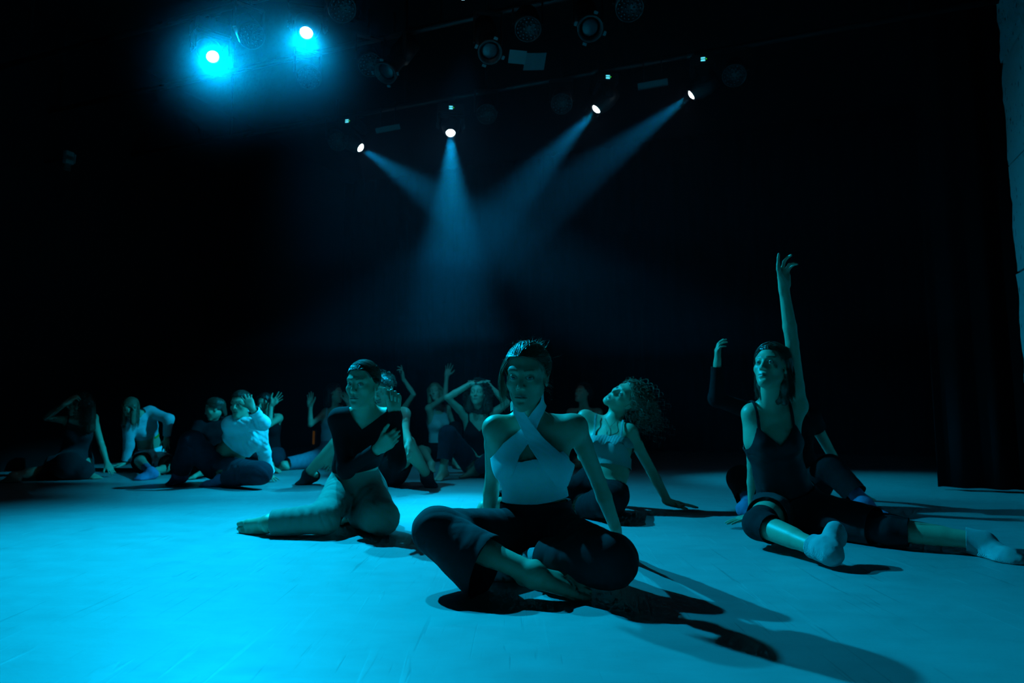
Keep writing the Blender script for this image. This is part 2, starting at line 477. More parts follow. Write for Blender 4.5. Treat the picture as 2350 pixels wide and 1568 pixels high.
FINGERS = [  # knuckle (x toward thumb side, z along hand), lengths, radius
    ((.0270, .086), (.042, .024, .021), .0084), ((.0085, .091), (.046, .028, .022), .0087),
    ((-.0100, .087), (.042, .026, .021), .0082), ((-.0265, .078), (.033, .020, .019), .0072)]
POSES = {   # curl of the four fingers (mcp, pip, dip) in degrees, spread, thumb (out, forward)
    'relaxed': ([(18, 25, 15), (25, 32, 18), (30, 36, 20), (34, 40, 22)], 4, (.8, .5)),
    'flat':    ([(2, 4, 2)] * 4, 5, (1., .25)),
    'spread':  ([(-4, 8, 5), (0, 8, 5), (0, 8, 5), (-4, 8, 5)], 13, (1.45, .2)),
    'fist':    ([(62, 80, 45), (66, 84, 45), (70, 86, 45), (72, 84, 45)], 1, (.45, 1.2)),
    'grip':    ([(40, 46, 26), (44, 48, 28), (46, 50, 28), (48, 52, 30)], 0, (1.0, .5)),
    'dance':   ([(0, 10, 8), (22, 30, 18), (42, 44, 24), (30, 34, 20)], 7, (1.1, .55)),
    'claw':    ([(10, 34, 24), (12, 38, 26), (14, 38, 26), (12, 36, 24)], 11, (1.2, .6))}

def add_hand(F, W, d, n, side, pose='relaxed', s=1., tag='hand', fk=.0035):
    """W wrist, d finger direction, n palm normal (palm side), side +1 left / -1 right hand"""
    d = nrm(d); n = nrm(n - d * (n @ d)); x = np.cross(d, n) * (-side)
    # thumb side: left hand, fingers up, palm forward (+y): thumb points to the person's right (-x)
    P = lambda a, b, c: W + s * (a * x + b * n + c * d)
    curls, spread, th = POSES[pose] if isinstance(pose, str) else pose
    F.cone(P(0, 0, -.012), P(0, 0, .018), .0255*s, .0265*s, .015, n, .68, tag)
    for (kx, kz), L, r in FINGERS:
        F.cone(P(kx*.55, 0, .018), P(kx, 0, kz - .006), .0150*s, .0118*s, .012, n, .9, tag)
    F.cone(P(.012, .010, .025), P(.032, .010, .052), .0165*s, .0125*s, .014, None, 1, tag)
    F.cone(P(-.018, .008, .020), P(-.024, .006, .060), .0145*s, .0120*s, .014, None, 1, tag)
    for i, ((kx, kz), L, r) in enumerate(FINGERS):
        a = math.radians(spread * (1.5 - i) * .8); p = P(kx, 0, kz - .004); ang = 0.
        side_v = math.cos(a) * d + math.sin(a) * x
        rr = r
        for j in range(3):
            ang += math.radians(curls[i][j])
            q = p + s * L[j] * (math.cos(ang) * side_v + math.sin(ang) * n)
            F.cone(p, q, rr*s, (rr - .0008)*s, fk if j else .008, None, 1, tag)
            rr -= .0008; p = q
    o, f = th
    p0 = P(.020, .008, .030); p1 = P(.020 + .026*o, .008 + .022*f, .056 + .006*(2 - o))
    p2 = p1 + s * (.030 * nrm(o*.45*x + .3*f*n + .9*d)); p3 = p2 + s * (.024 * nrm(o*.25*x + .25*f*n + .95*d))
    F.cone(p0, p1, .0135*s, .0110*s, .010, None, 1, tag)
    F.cone(p1, p2, .0108*s, .0095*s, .005, None, 1, tag); F.cone(p2, p3, .0098*s, .0078*s, .004, None, 1, tag)

def add_foot(F, A, d, n, side, s=1., toes=True, tag='foot', k=.012):
    """A ankle joint, d toward the toes, n up out of the instep, side +1 left / -1 right"""
    d = nrm(d); n = nrm(n - d * (n @ d)); x = np.cross(d, n) * (-side)      # x toward the big toe
    P = lambda a, b, c: A + s * (a * x + b * d + c * n)
    F.ball(P(0, -.038, -.042), .027*s, .02, tag)
    F.cone(P(0, -.006, -.004), P(0, -.034, -.038), .031*s, .027*s, .02, None, 1, tag)
    F.cone(P(.006, .0, -.010), P(.016, .105, -.046), .031*s, .019*s, .025, None, 1, tag)
    F.cone(P(-.004, -.015, -.036), P(-.020, .095, -.054), .024*s, .016*s, .02, None, 1, tag)
    F.cone(P(.020, .108, -.050), P(-.024, .092, -.054), .019*s, .015*s, .012, None, 1, tag)
    for m in (-1, 1): F.ball(P(m*.028, -.004, .0), .011*s, .014, tag)
    if toes:
        for i, (tx, ty, L, r) in enumerate([(.022, .122, .034, .0125), (.002, .126, .030, .0090), (-.011, .120, .026, .0084), (-.022, .111, .022, .0080), (-.032, .101, .019, .0078)]):
            F.cone(P(tx, ty - .012, -.053), P(tx*1.04, ty + L*.45, -.055), r*s, r*1.02*s, .008, None, 1, tag)
            F.cone(P(tx*1.04, ty + L*.45, -.055), P(tx*1.02, ty + L, -.061), r*s, r*.86*s, .003, None, 1, tag)
    else:
        F.cone(P(.012, .110, -.052), P(.012, .150, -.056), .021*s, .016*s, .02, None, 1, tag)
        F.cone(P(-.016, .100, -.054), P(-.010, .135, -.058), .018*s, .014*s, .02, None, 1, tag)

def lerp(a, b, t): return np.asarray(a) * (1 - t) + np.asarray(b) * t

class Body:
    """J: joints in world space -> field of the whole body with tagged pieces"""
    def __init__(s, J, head, hands, feet, scale=1., male=False, detail=True, bust=1., slim=1., hs=.9, bare=(True, True), ears=True, legr=1., armr=.86):
        s.J = {k: np.asarray(v, float) for k, v in J.items()}; J = s.J
        F = s.F = Field(); sc = scale
        up = nrm(J['N'] - J['pel']); hl = nrm(J['hipL'] - J['hipR']); sl = nrm(J['shL'] - J['shR'])
        s.C = C = J.get('C', lerp(J['pel'], J['N'], .62)); s.Wst = Wst = J.get('W', lerp(J['pel'], C, .5))
        pu = nrm(Wst - J['pel']); s.pf = pf = nrm(np.cross(hl, pu))
        cu = nrm(J['N'] - C); s.cf = cf = nrm(np.cross(sl, cu)); s.cu, s.pu, s.hl, s.sl = cu, pu, hl, sl
        sl = nrm(sl - cu * (sl @ cu)); hl2 = nrm(hl - pu * (hl @ pu))
        s.CF = Frame(C, cf, cu); s.PF = Frame(J['pel'], pf, pu)
        mf = nrm(pf + cf)
        w = slim * sc
        F.ell(J['pel'] + pu*.012, np.stack([hl2, pf, pu]), vec(.150, .098, .105)*w, .03, 'pelvis')
        for m in (-1, 1): F.ball(J['pel'] - pf*.045 + m*hl2*.062 - pu*.03, .082*w, .04, 'pelvis')
        F.cone(J['pel'] + pu*.05, Wst, .132*w, .114*w, .04, mf, .74, 'waist')
        F.cone(Wst, C, .114*w, .132*w, .04, mf, .74, 'rib')
        F.cone(C, J['N'] - cu*.095 - cf*.01, .134*w, .108*w, .03, cf, .70, 'chest')
        if bust > 0:
            for m in (-1, 1): F.ball(C + cf*(.052 + .028*bust)*w + m*sl*.066*w - cu*.012, .050*bust*w + .006, .035, 'chest')
        else:
            for m in (-1, 1): F.ell(C + cf*.07*w + m*sl*.065*w + cu*.02, np.stack([sl, cf, cu]), vec(.07, .035, .055)*w, .035, 'chest')
        for nm, m in (('R', -1), ('L', 1)):
            S, E, Wr = J['sh'+nm], J['el'+nm], J['wr'+nm]
            F.cone(J['N'] - cu*.012 - cf*.012, lerp(J['N'], S, .80) - cf*.004, .036*w, .039*w, .035, None, 1, 'shoulder')
            F.cone(J['N'] - cu*.05 + cf*.038 + m*sl*.015, S + cf*.012 - cu*.0, .014, .016, .03, None, 1, 'shoulder')   # collar bone
            aw = w * armr
            F.cone(S, C + m*sl*.075*w + cu*.03, .050*aw, .055*w, .045, None, 1, 'shoulder')
            F.cone(S, lerp(S, E, .35), .051*aw, .044*aw, .02, None, 1, 'arm'+nm)
            F.cone(lerp(S, E, .3), E, .0445*aw, .0365*aw, .008, None, 1, 'arm'+nm)
            F.cone(E, lerp(E, Wr, .30), .0365*aw, .0385*aw, .008, None, 1, 'fore'+nm)
            F.cone(lerp(E, Wr, .30), Wr, .0385*aw, .0240*w, .008, None, 1, 'fore'+nm)
            hd = hands.get(nm)
            if hd: add_hand(F, Wr, hd[0], hd[1], m, hd[2] if len(hd) > 2 else 'relaxed', (hd[3] if len(hd) > 3 else .95)*sc, 'hand'+nm)
            Hp, K, An = J['hip'+nm], J['kn'+nm], J['an'+nm]
            lw = w * legr
            F.cone(Hp, lerp(Hp, K, .45), .092*lw, .078*lw, .045, None, 1, 'thigh'+nm)
            F.cone(lerp(Hp, K, .45), K, .078*lw, .053*lw, .01, None, 1, 'thigh'+nm)
            F.cone(K, An, .051*lw, .035*lw, .012, None, 1, 'shin'+nm)
            ft = feet.get(nm)
            back = -nrm(ft[0]) if ft else vec(0, 0, 0)
            kb = nrm(K - Hp); sh_ = nrm(An - K); bk = nrm(sh_ - kb * (sh_ @ kb)) if np.linalg.norm(np.cross(kb, sh_)) > .05 else vec(0, 0, -1)
            bk = -nrm(kb - sh_ * (kb @ sh_)) if np.linalg.norm(np.cross(kb, sh_)) > .05 else bk
            F.cone(lerp(K, An, .12) + bk*.016*lw, lerp(K, An, .55) + bk*.012*lw, .046*lw, .036*lw, .03, None, 1, 'shin'+nm)
            if ft: add_foot(F, An, ft[0], ft[1], m, (ft[2] if len(ft) > 2 else .98)*sc, bare[0 if nm == 'R' else 1], 'foot'+nm)
        s.H = H = Frame(J['head'], head[0], head[1], hs*sc)
        F.cone(J['N'] - cu*.03 - cf*.012, H.p(0, -.022, -.058), .053*sc*(1.14 if male else 1), .0475*sc*(1.16 if male else 1), .03, None, 1, 'neck')
        add_head(F, H, detail, ears, male)
        s.hands = hands; s.feet = feet; s.male = male; s.scale = sc
    def tags(s, *pre):
        return {p[8] for p in s.F.P if any(p[8].startswith(q) for q in pre)}

def seg_dist(V, a, b):
    ba = b - a; t = np.clip(((V - a) @ ba) / (ba @ ba + 1e-12), 0, 1)
    return np.linalg.norm(V - a - t[:, None] * ba, axis=1)
BONES = ['T0', 'T1', 'T2', 'H', 'aR0', 'aR1', 'aL0', 'aL1', 'lR0', 'lR1', 'lL0', 'lL1']
def bone_of(B, V):
    J = B.J; S = [(J['pel'], B.Wst, .12), (B.Wst, B.C, .115), (B.C, lerp(B.C, J['N'], .8), .115), (J['N'], J['head'], .06)]
    for nm in 'RL': S += [(J['sh'+nm], J['el'+nm], .045), (J['el'+nm], J['wr'+nm], .036)]
    for nm in 'RL': S += [(J['hip'+nm], J['kn'+nm], .085), (J['kn'+nm], J['an'+nm], .055)]
    return np.argmin(np.stack([seg_dist(V, a, b) - r for a, b, r in S]), 0)
TORSO = {'T0', 'T1', 'T2', 'H'}
def is_bone(L, names): return np.isin(L, [BONES.index(n) for n in names])
def near_cut(V, p, axis, rho, g, mask=None):
    """cut at plane through p (keep the side axis points away from), only within rho of p and on the bones in mask"""
    q = V - np.asarray(p); d = -(q @ nrm(axis)); r = np.linalg.norm(q, axis=1)
    m = r < rho
    if mask is not None: m &= mask
    return np.where(m, np.minimum(g, d), g)
# ---------------------------------------------------------------- measuring: photograph pixel -> point in the room
def ray(px, py):
    return FWD + (px - 1175) / FOC * RIGHT + (784 - py) / FOC * UPV
def at(px, py, Y):
    r = ray(px, py); return CAM + r * ((Y - CAM[1]) / r[1])
def atz(px, py, z):
    r = ray(px, py); return CAM + r * ((z - CAM[2]) / r[2])
BONE = dict(N=('pel', .45), head=('N', .155), shL=('N', .155), shR=('N', .155), elL=('shL', .275), elR=('shR', .275), wrL=('elL', .245), wrR=('elR', .245),
            hipL=('pel', .085), hipR=('pel', .085), knL=('hipL', .405), knR=('hipR', .405), anL=('knL', .39), anR=('knR', .39))
def solve(spec, name='', sc=1., dy=0.):
    J = {}; rep = []
    for k, s in spec.items():
        px, py, m = s[0], s[1], s[2]
        par, L = BONE.get(k, (None, 0)); L *= sc
        if m == 'Y': J[k] = at(px, py, s[3] + dy)
        elif m == 'z': J[k] = atz(px, py, s[3])
        elif m == 'd': J[k] = at(px, py, J[par][1] + s[3])
        else:
            r = nrm(ray(px, py)); w = J[par] - CAM; t0 = w @ r; h2 = w @ w - t0 * t0
            q = math.sqrt(max(L * L - h2, 0)); J[k] = CAM + r * (t0 + (q if m == '+' else -q))
        if par:
            l = np.linalg.norm(J[k] - J[par])
            if abs(l / L - 1) > .14: rep.append('%s %.2f(%.2f)' % (k, l, L))
    if DEBUG: print(name, 'Y%.2f' % J['pel'][1], ' '.join('%s z%.2f' % (k, v[2]) for k, v in J.items() if k[:2] in ('pe', 'kn', 'an', 'wr', 'N', 'he')), '| off:', ' '.join(rep))
    return J
def toward(J, k, px, py, dY): return at(px, py, J[k][1] + dY) - J[k]

# ---------------------------------------------------------------- clothing
def inflate(F, off, tags=None, kx=.01, sc=1.):
    G = Field()
    for p in F.P:
        if tags is not None and p[8] not in tags: continue
        if p[9] != 'u': continue
        if p[0] == 'c': G.P.append(p[:3] + (p[3]*sc + off, p[4]*sc + off, p[5] + kx) + p[6:])
        else: G.P.append(('e', p[1], p[2], p[3]*sc + off, None, p[5] + kx) + p[6:])
    return G
def limb_point(B, kind, nm, t):
    a, b, c = [B.J[q + nm] for q in (('hip', 'kn', 'an') if kind == 'leg' else ('sh', 'el', 'wr'))]
    if t <= 1: return lerp(a, b, t), nrm(b - a)
    return lerp(b, c, t - 1), nrm(c - b)
def sleeve(G, B, kind, nm, t, r0, r1, r2, k=.03, tag='sleeve', drop=0.):
    """cloth tube along a limb out to t (0..1 first bone, 1..2 second bone); r0 root, r1 joint, r2 hem radius"""
    a, b, c = [B.J[q + nm] for q in (('hip', 'kn', 'an') if kind == 'leg' else ('sh', 'el', 'wr'))]
    if t <= 1:
        e = lerp(a, b, min(t + .15, 1)); G.cone(a, e, r0, r2, k, None, 1, tag)
    else:
        G.cone(a, b, r0, r1, k, None, 1, tag)
        e = lerp(b, c, t - 1) + nrm(c - b) * .03 - vec(0, 0, drop); G.cone(b, e, r1, r2, k, None, 1, tag)
def ridge(x): return 1 - np.abs(np.sin(x)) * 2
def cloth(B, name, G, mat, vox, cuts=(), gfun=None, folds=(), rough=.0015, rfreq=28., parent=None, floor=.0015, solid=.0025, sm=2, label=None, seed=0, near_torso=None):
    V, T = grow(G, vox, floor=floor, sm=sm)
    N = normals(V, T); d = np.zeros(len(V))
    for (c, r, ax, wl, amp) in folds:
        q = V - np.asarray(c); w = np.exp(-(q * q).sum(1) / r ** 2)
        ph = (q @ nrm(ax)) * (2 * math.pi / wl) + 2.6 * noise(V, 9., seed + 3) + 1.2 * noise(V, 21., seed + 5)
        d += amp * w * (.55 * np.sin(ph) + .45 * ridge(ph * .5 + 1.)) * (.6 + .4 * noise(V, 13., seed + 7))
    if rough: d += rough * noise(V, rfreq, seed) + rough * 1.6 * noise(V, rfreq * .35, seed + 1)
    V = V + N * d[:, None]
    if floor is not None: V[:, 2] = np.maximum(V[:, 2], floor)
    g = np.full(len(V), 1.)
    if cuts or gfun is not None: L = bone_of(B, V)
    for c in cuts: g = near_cut(V, c[0], c[1], c[2], g, is_bone(L, c[3]) if len(c) > 3 else None)
    if gfun is not None: g = np.where(is_bone(L, TORSO) | (near_torso is None), np.minimum(g, gfun(V)), g)
    if (g < 0).any(): V, T = clip_mesh(V, T, g)
    # drop scraps that a cut left behind
    V, T = main_pieces(V, T)
    o = mesh_from(V, T, name, mat, parent=parent)
    if solid and vox < .0052:
        md = o.modifiers.new('thickness', 'SOLIDIFY'); md.thickness = solid; md.offset = 0
    if label: o['label'] = label
    return o
def main_pieces(V, T, share=.04):
    lab = np.arange(len(V))
    for _ in range(400):
        m = np.minimum(np.minimum(lab[T[:, 0]], lab[T[:, 1]]), lab[T[:, 2]])
        new = lab.copy()
        for i in range(3): np.minimum.at(new, T[:, i], m)
        new = new[new]; new = new[new]
        if (new == lab).all(): break
        lab = new
    cnt = np.bincount(lab[T[:, 0]], minlength=len(V))
    ok = cnt >= share * len(T)
    return compact(V, T[ok[lab[T[:, 0]]]])

# ---------------------------------------------------------------- hair
SK = (vec(0, -.018, .036), vec(.074, .094, .083))
def on_skull(q, off):
    q = np.asarray(q, float); d = (q - SK[0]) / SK[1]
    return SK[0] + d / np.linalg.norm(d, axis=-1, keepdims=True) * (SK[1] + off)
def hairline(q, low=0.):
    h = np.interp(q[:, 1], [-.11, -.06, -.03, -.005, .02, .035, .055, .08], [-.062, -.055, -.035, -.004, .020, .044, .068, .074])
    return q[:, 2] - h - low + 14 * np.maximum(np.abs(q[:, 0]) - .03, 0) ** 2 * (q[:, 1] > .03)
def hair_cap(H, G, thick):
    s = H.s
    G.ell(H.p(*SK[0]), H.A, (SK[1] + thick) * s, .01, 'cap')
def strands_pulled(H, n, bun, rnd, part=False, off=.009, spread=.018):
    L = []
    for i in range(n):
        if part and i % 2:
            yy = rnd.uniform(-.02, .068); r = on_skull(vec(rnd.choice((-1, 1)) * .004, yy, .12), off)
        else:
            a = rnd.uniform(-1.75, 1.75); q = vec(math.sin(a) * .075, -.018 + math.cos(a) * .09, .03)
            h = np.interp(q[1], [-.11, -.06, -.03, -.005, .02, .035, .055, .08], [-.06, -.05, -.03, .0, .026, .050, .070, .074])
            q[2] = h; r = on_skull(q, off - .003)
        e = on_skull(np.asarray(bun) + vec(*[rnd.gauss(0, spread) for _ in range(3)]), off)
        if part and i % 2:
            m = vec(np.sign(r[0]) * .075, r[1] - .03, .04)
            ts = np.linspace(0, 1, 11)[:, None]; P = (1-ts)**2 * r + 2*ts*(1-ts) * m * 1.15 + ts**2 * e
        else:
            ts = np.linspace(0, 1, 10)[:, None]
            m = nrm(nrm((r - SK[0]) / SK[1]) + nrm((e - SK[0]) / SK[1]) + vec(0, 0, .25)) * SK[1] + SK[0]
            P = (1-ts)**2 * r + 2*ts*(1-ts) * (2*m - .5*(r + e)) + ts**2 * e
        P = on_skull(P, off + rnd.uniform(-.001, .0035))
        if ((hairline(P) < -.004) & (P[:, 1] > .02)).any(): continue
        L.append(H.o + H.s * (P @ H.A))
    return L
def strands_fall(H, n, rnd, length, wave=.004, wl=.09, down=vec(0, 0, -1), curl=False, off=.012, front=.05, back=-.09, side=None, puff=.0, spread=.02):
    """hair from the parting over the skull, then hanging along `down`"""
    L = []
    dn = H.A @ nrm(down)                      # local
    for i in range(n):
        m = rnd.choice((-1, 1)) if side is None else side
        y0 = rnd.uniform(-.05, .066); r = on_skull(vec(m * .004, y0, .13), off)
        ye = rnd.uniform(back, front); e = on_skull(vec(m * .09 * math.sqrt(max(1 - ((ye + .018) / .10) ** 2, .02)), ye, rnd.uniform(-.03, .03)), off + rnd.uniform(0, .006) + puff * rnd.random())
        ts = np.linspace(0, 1, 7)[:, None]; mid = on_skull((r + e) / 2 + vec(m*.03, 0, .03), off + puff * .6)
        P = (1-ts)**2 * r + 2*ts*(1-ts) * (mid * 2 - (r + e) / 2) + ts**2 * e
        P = np.where((((P - SK[0]) / (SK[1] + off)) ** 2).sum(1, keepdims=True) < 1, on_skull(P, off), P)
        ln = length * rnd.uniform(.75, 1.05); k = 14 if not curl else 30
        tt = np.linspace(0, 1, k)[1:, None]
        out = vec(m * rnd.uniform(0, spread), rnd.uniform(-spread, spread*.6), 0)
        Q = e + dn * ln * tt + out * np.sqrt(tt)
        ph = rnd.uniform(0, 6.28); w = wave * rnd.uniform(.6, 1.3)
        u = nrm(np.cross(dn, vec(.3, .9, .2))); v = np.cross(dn, u)
        a = 2 * math.pi * ln * tt / wl + ph
        Q = Q + (u * np.cos(a) + v * np.sin(a) * (1 if curl else .4) - u * math.cos(ph)) * w * np.minimum(1, tt * 4)
        P = np.concatenate([P, Q]); L.append(H.o + H.s * (P @ H.A))
    return L
def strands_curly(H, n, rnd, length, curl_r=.010, wl=.035, down=vec(0, 0, -1), off=.012, lift=.6, zmin=-.05):
    L = []; dn = H.A @ nrm(down)
    while len(L) < n:
        d = vec(rnd.gauss(0, 1), rnd.gauss(0, 1), rnd.gauss(0, 1)); d /= np.linalg.norm(d)
        p = SK[0] + d * (SK[1] + off * .6)
        if hairline(p[None, :])[0] < 0.0 or p[2] < zmin: continue
        ln = length * rnd.uniform(.6, 1.1); k = int(ln / wl * 9) + 6
        tt = np.linspace(0, 1, k)[:, None]
        out = nrm(d * vec(1, 1, .7))
        C = p + out * (off + .045 * lift) * np.minimum(1, tt * 3) ** .7 + dn * ln * np.maximum(tt - .12, 0)
        u = nrm(np.cross(dn, vec(.3, .9, .21))); v = np.cross(dn, u)
        a = 2 * math.pi * ln * tt / wl * rnd.choice((-1, 1)) + rnd.uniform(0, 6.28)
        P = C + (u * np.cos(a) + v * np.sin(a)) * curl_r * rnd.uniform(.7, 1.2) * np.minimum(1, tt * 5)
        L.append(H.o + H.s * (P @ H.A))
    return L

EYE = {}
def eye_mesh(mats):
    if 'm' in EYE: return EYE['m']
    bm = bmesh.new(); bmesh.ops.create_uvsphere(bm, u_segments=16, v_segments=14, radius=1)
    for f in bm.faces:
        z = f.calc_center_median().z; f.material_index = 2 if z > .962 else (1 if z > .82 else 0); f.smooth = True
    me = bpy.data.meshes.new('eye'); bm.to_mesh(me); bm.free()
    for m in mats: me.materials.append(m)
    EYE['m'] = me; return me
def add_eyes(B, root, gaze):
    from mathutils import Matrix, Vector
    H = B.H; me = eye_mesh((M['eye_white'], M['iris'], M['pupil']))
    for m in (-1, 1):
        o = bpy.data.objects.new('eye', me); bpy.context.scene.collection.objects.link(o); o.parent = root
        c = H.p(m*.031, .0715, -.002); z = nrm(gaze); x = nrm(np.cross(H.u, z)); y = np.cross(z, x)
        R = Matrix((x, y, z)).transposed().to_4x4(); r = .0126 * H.s
        o.matrix_local = Matrix.Translation(Vector(c - vec(*root.location))) @ R @ Matrix.Scale(r, 4)
def make_person(B, label, group, base, vox=.0055, fine=None, skin='skin', gaze=None, floor=.0015, tintmul=None, eyes=True):
    V, T = grow_multi(B.F, vox, fine or [], floor=floor)
    tint = np.ones((len(V), 3))
    tint = head_tint(V, B.H, tint, B.male)
    tint *= (1 + .05 * noise(V, 40., 2) + .06 * noise(V, 11., 4))[:, None]
    o = mesh_from(V, T, 'person', M[skin], base=vec(base[0], base[1], 0), tint=np.clip(tint, 0, 1))
    o['label'] = label; o['category'] = 'person'; o['group'] = group
    if eyes: add_eyes(B, o, gaze if gaze is not None else B.H.f)
    return o
def hair_obj(name, root, mat, fields=None, lines=None, radii=None, vox=.004, gfun=None, sides=3, bump=.0024, seed=0, label=None, edge=.007):
    parts = []
    if fields is not None:
        V, T = grow(fields, vox, sm=1, floor=.002)
        N = normals(V, T); V = V + N * (bump * noise(V * vec(1, 1, .25), 160., seed) + bump * noise(V * vec(1, 1, .4), 60., seed + 1))[:, None]
        if gfun is not None:
            g = gfun(V); V = V - N * (edge * np.clip(1 - g / .022, 0, 1.2) ** 1.5 * (g < .5))[:, None]; V, T = clip_mesh(V, T, g)
        parts.append((V, T))
    if lines:
        parts.append(tubes(lines, radii if radii is not None else [.0011] * len(lines), sides))
    n = 0; Vs = []; Ts = []
    for V, T in parts: Vs.append(V); Ts.append(T + n); n += len(V)
    V = np.concatenate(Vs); V[:, 2] = np.maximum(V[:, 2], .002)
    o = mesh_from(V, np.concatenate(Ts), name, mat, parent=root)
    if label: o['label'] = label
    return o
# ---------------------------------------------------------------- mesh helpers for the room and its lamps
def link(name, bm, m, parent=None, loc=None, smooth=False, mats=None):
    me = bpy.data.meshes.new(name); bm.to_mesh(me); bm.free()
    for q in (mats or [m]): me.materials.append(q)
    if smooth:
        for p in me.polygons: p.use_smooth = True
    o = bpy.data.objects.new(name, me); C.objects.link(o)
    if parent is not None: o.parent = parent
    if loc is not None: o.location = loc
    return o
def box(bm, c, s, R=None, bev=0.):
    r = bmesh.ops.create_cube(bm, size=1); vs = r['verts']
    bmesh.ops.scale(bm, vec=s, verts=vs)
    if bev:
        es = list({e for v in vs for e in v.link_edges})
        b = bmesh.ops.bevel(bm, geom=es, offset=bev, segments=2, affect='EDGES'); vs = list({v for f in b['faces'] for v in f.verts} | {v for v in vs if v.is_valid})
    for v in vs:
        p = np.array(v.co)
        if R is not None: p = p @ R
        v.co = p + np.asarray(c)
    return vs
def lathe(bm, prof, o, axis, seg=24, cap=True):
    """turn a profile [(distance along axis, radius)] round an axis"""
    a = nrm(axis); u = nrm(np.cross(a, V3(0, .3, 1) if abs(a[2]) < .9 else V3(1, 0, 0))); v = np.cross(a, u)
    rings = []
    for t, r in prof:
        rings.append([bm.verts.new(np.asarray(o) + a * t + r * (math.cos(q) * u + math.sin(q) * v)) for q in np.linspace(0, 2 * math.pi, seg, endpoint=False)])
    for A, B_ in zip(rings, rings[1:]):
        for i in range(seg): bm.faces.new((A[i], A[(i+1) % seg], B_[(i+1) % seg], B_[i]))
    if cap:
        bm.faces.new(rings[0][::-1]); bm.faces.new(rings[-1])
def bar(bm, a, b, r, seg=10): lathe(bm, [(0, r), (float(np.linalg.norm(np.asarray(b) - a)), r)], a, np.asarray(b) - a, seg)
def empty(name, loc, label, cat, group=None):
    o = bpy.data.objects.new(name, None); C.objects.link(o); o.location = loc; o['label'] = label; o['category'] = cat
    if group: o['group'] = group
    return o
def structure(o, label=None):
    o['kind'] = 'structure'
    if label: o['label'] = label
    return o
U = nrm(V3(.935, -.355, 0)); W_ = nrm(V3(.355, .935, 0)); ZZ = V3(0, 0, 1)      # across the stage / up the stage

# floor, ceiling, walls
bm = bmesh.new(); g_ = bmesh.ops.create_grid(bm, x_segments=1, y_segments=1, size=1)
for v in bm.verts: v.co = (v.co.x * 13, v.co.y * 11 + 7, 0)
structure(link('floor', bm, M['dance_vinyl']), 'scuffed grey vinyl dance floor')
bm = bmesh.new(); box(bm, (0, 7, 4.75), (26, 22, .1)); structure(link('ceiling', bm, M['black_paint']), 'black ceiling above the lighting pipes')
bm = bmesh.new(); p0 = V3(-5.75, 4.5, 0)
R_ = np.stack([W_, -U, ZZ])
box(bm, p0 + W_ * 2.0 + ZZ * 2.35 - U * .1, (15, .2, 4.7), R_); structure(link('wall_left', bm, M['black_paint']), 'black left side wall')
BK = V3(4.6, 8.95, 0)
bm = bmesh.new(); box(bm, BK + W_ * .55 + ZZ * 2.35, (26, .2, 4.7), np.stack([U, W_, ZZ])); structure(link('wall_back', bm, M['black_paint']), 'black rear wall behind the curtain')

def curtain(name, a, b, z0, z1, folds, depth, m, label, seed=1, nz=12, sway=.0):
    """hanging cloth with real pleats between floor points a and b"""
    rnd = random.Random(seed); L = float(np.linalg.norm(b - a)); d = (b - a) / L; n = V3(-d[1], d[0], 0)
    nx = max(int(folds * 10), 20); bm = bmesh.new(); grid = []
    ph = [rnd.uniform(-.9, .9) for _ in range(int(folds) + 3)]; am = [rnd.uniform(.5, 1.3) for _ in range(int(folds) + 3)]
    for j in range(nz + 1):
        t = j / nz; row = []
        for i in range(nx + 1):
            x = i / nx; f = x * folds; k = int(f); wv = f - k
            p_ = ph[k] * (1 - wv) + ph[k+1] * wv; a_ = am[k] * (1 - wv) + am[k+1] * wv
            off = depth * a_ * math.sin(2 * math.pi * f + p_ * (1 + .25 * (1 - t))) * (.75 + .35 * (1 - t))
            row.append(bm.verts.new(a + d * (x * L + sway * (1 - t) * math.sin(f)) + n * off + ZZ * (z0 + (z1 - z0) * t)))
        grid.append(row)
    for r0, r1 in zip(grid, grid[1:]):
        for i in range(nx): bm.faces.new((r0[i], r0[i+1], r1[i+1], r1[i]))
    o = link(name, bm, m, smooth=True); md = o.modifiers.new('thickness', 'SOLIDIFY'); md.thickness = .006
    o['label'] = label; o['category'] = 'curtain'; return o
curtain('stage_curtain', BK - U * 11.5, BK + U * 1.6, .012, 4.6, 60, .07, M['velvet'], 'full-width black backdrop curtain behind all the dancers', 3)
curtain('stage_curtain', V3(3.20, 5.20, 0), V3(3.70, 4.96, 0), .022, 4.6, 2.6, .045, M['velvet'], 'black side curtain hanging beside the pale block wall', 5, sway=.03)
curtain('stage_curtain', p0 + W_ * .7 + U * .22, p0 + W_ * .9 + U * .72, .02, 4.6, 2.6, .05, M['velvet'], 'black side curtain at the far left edge of the stage', 8)

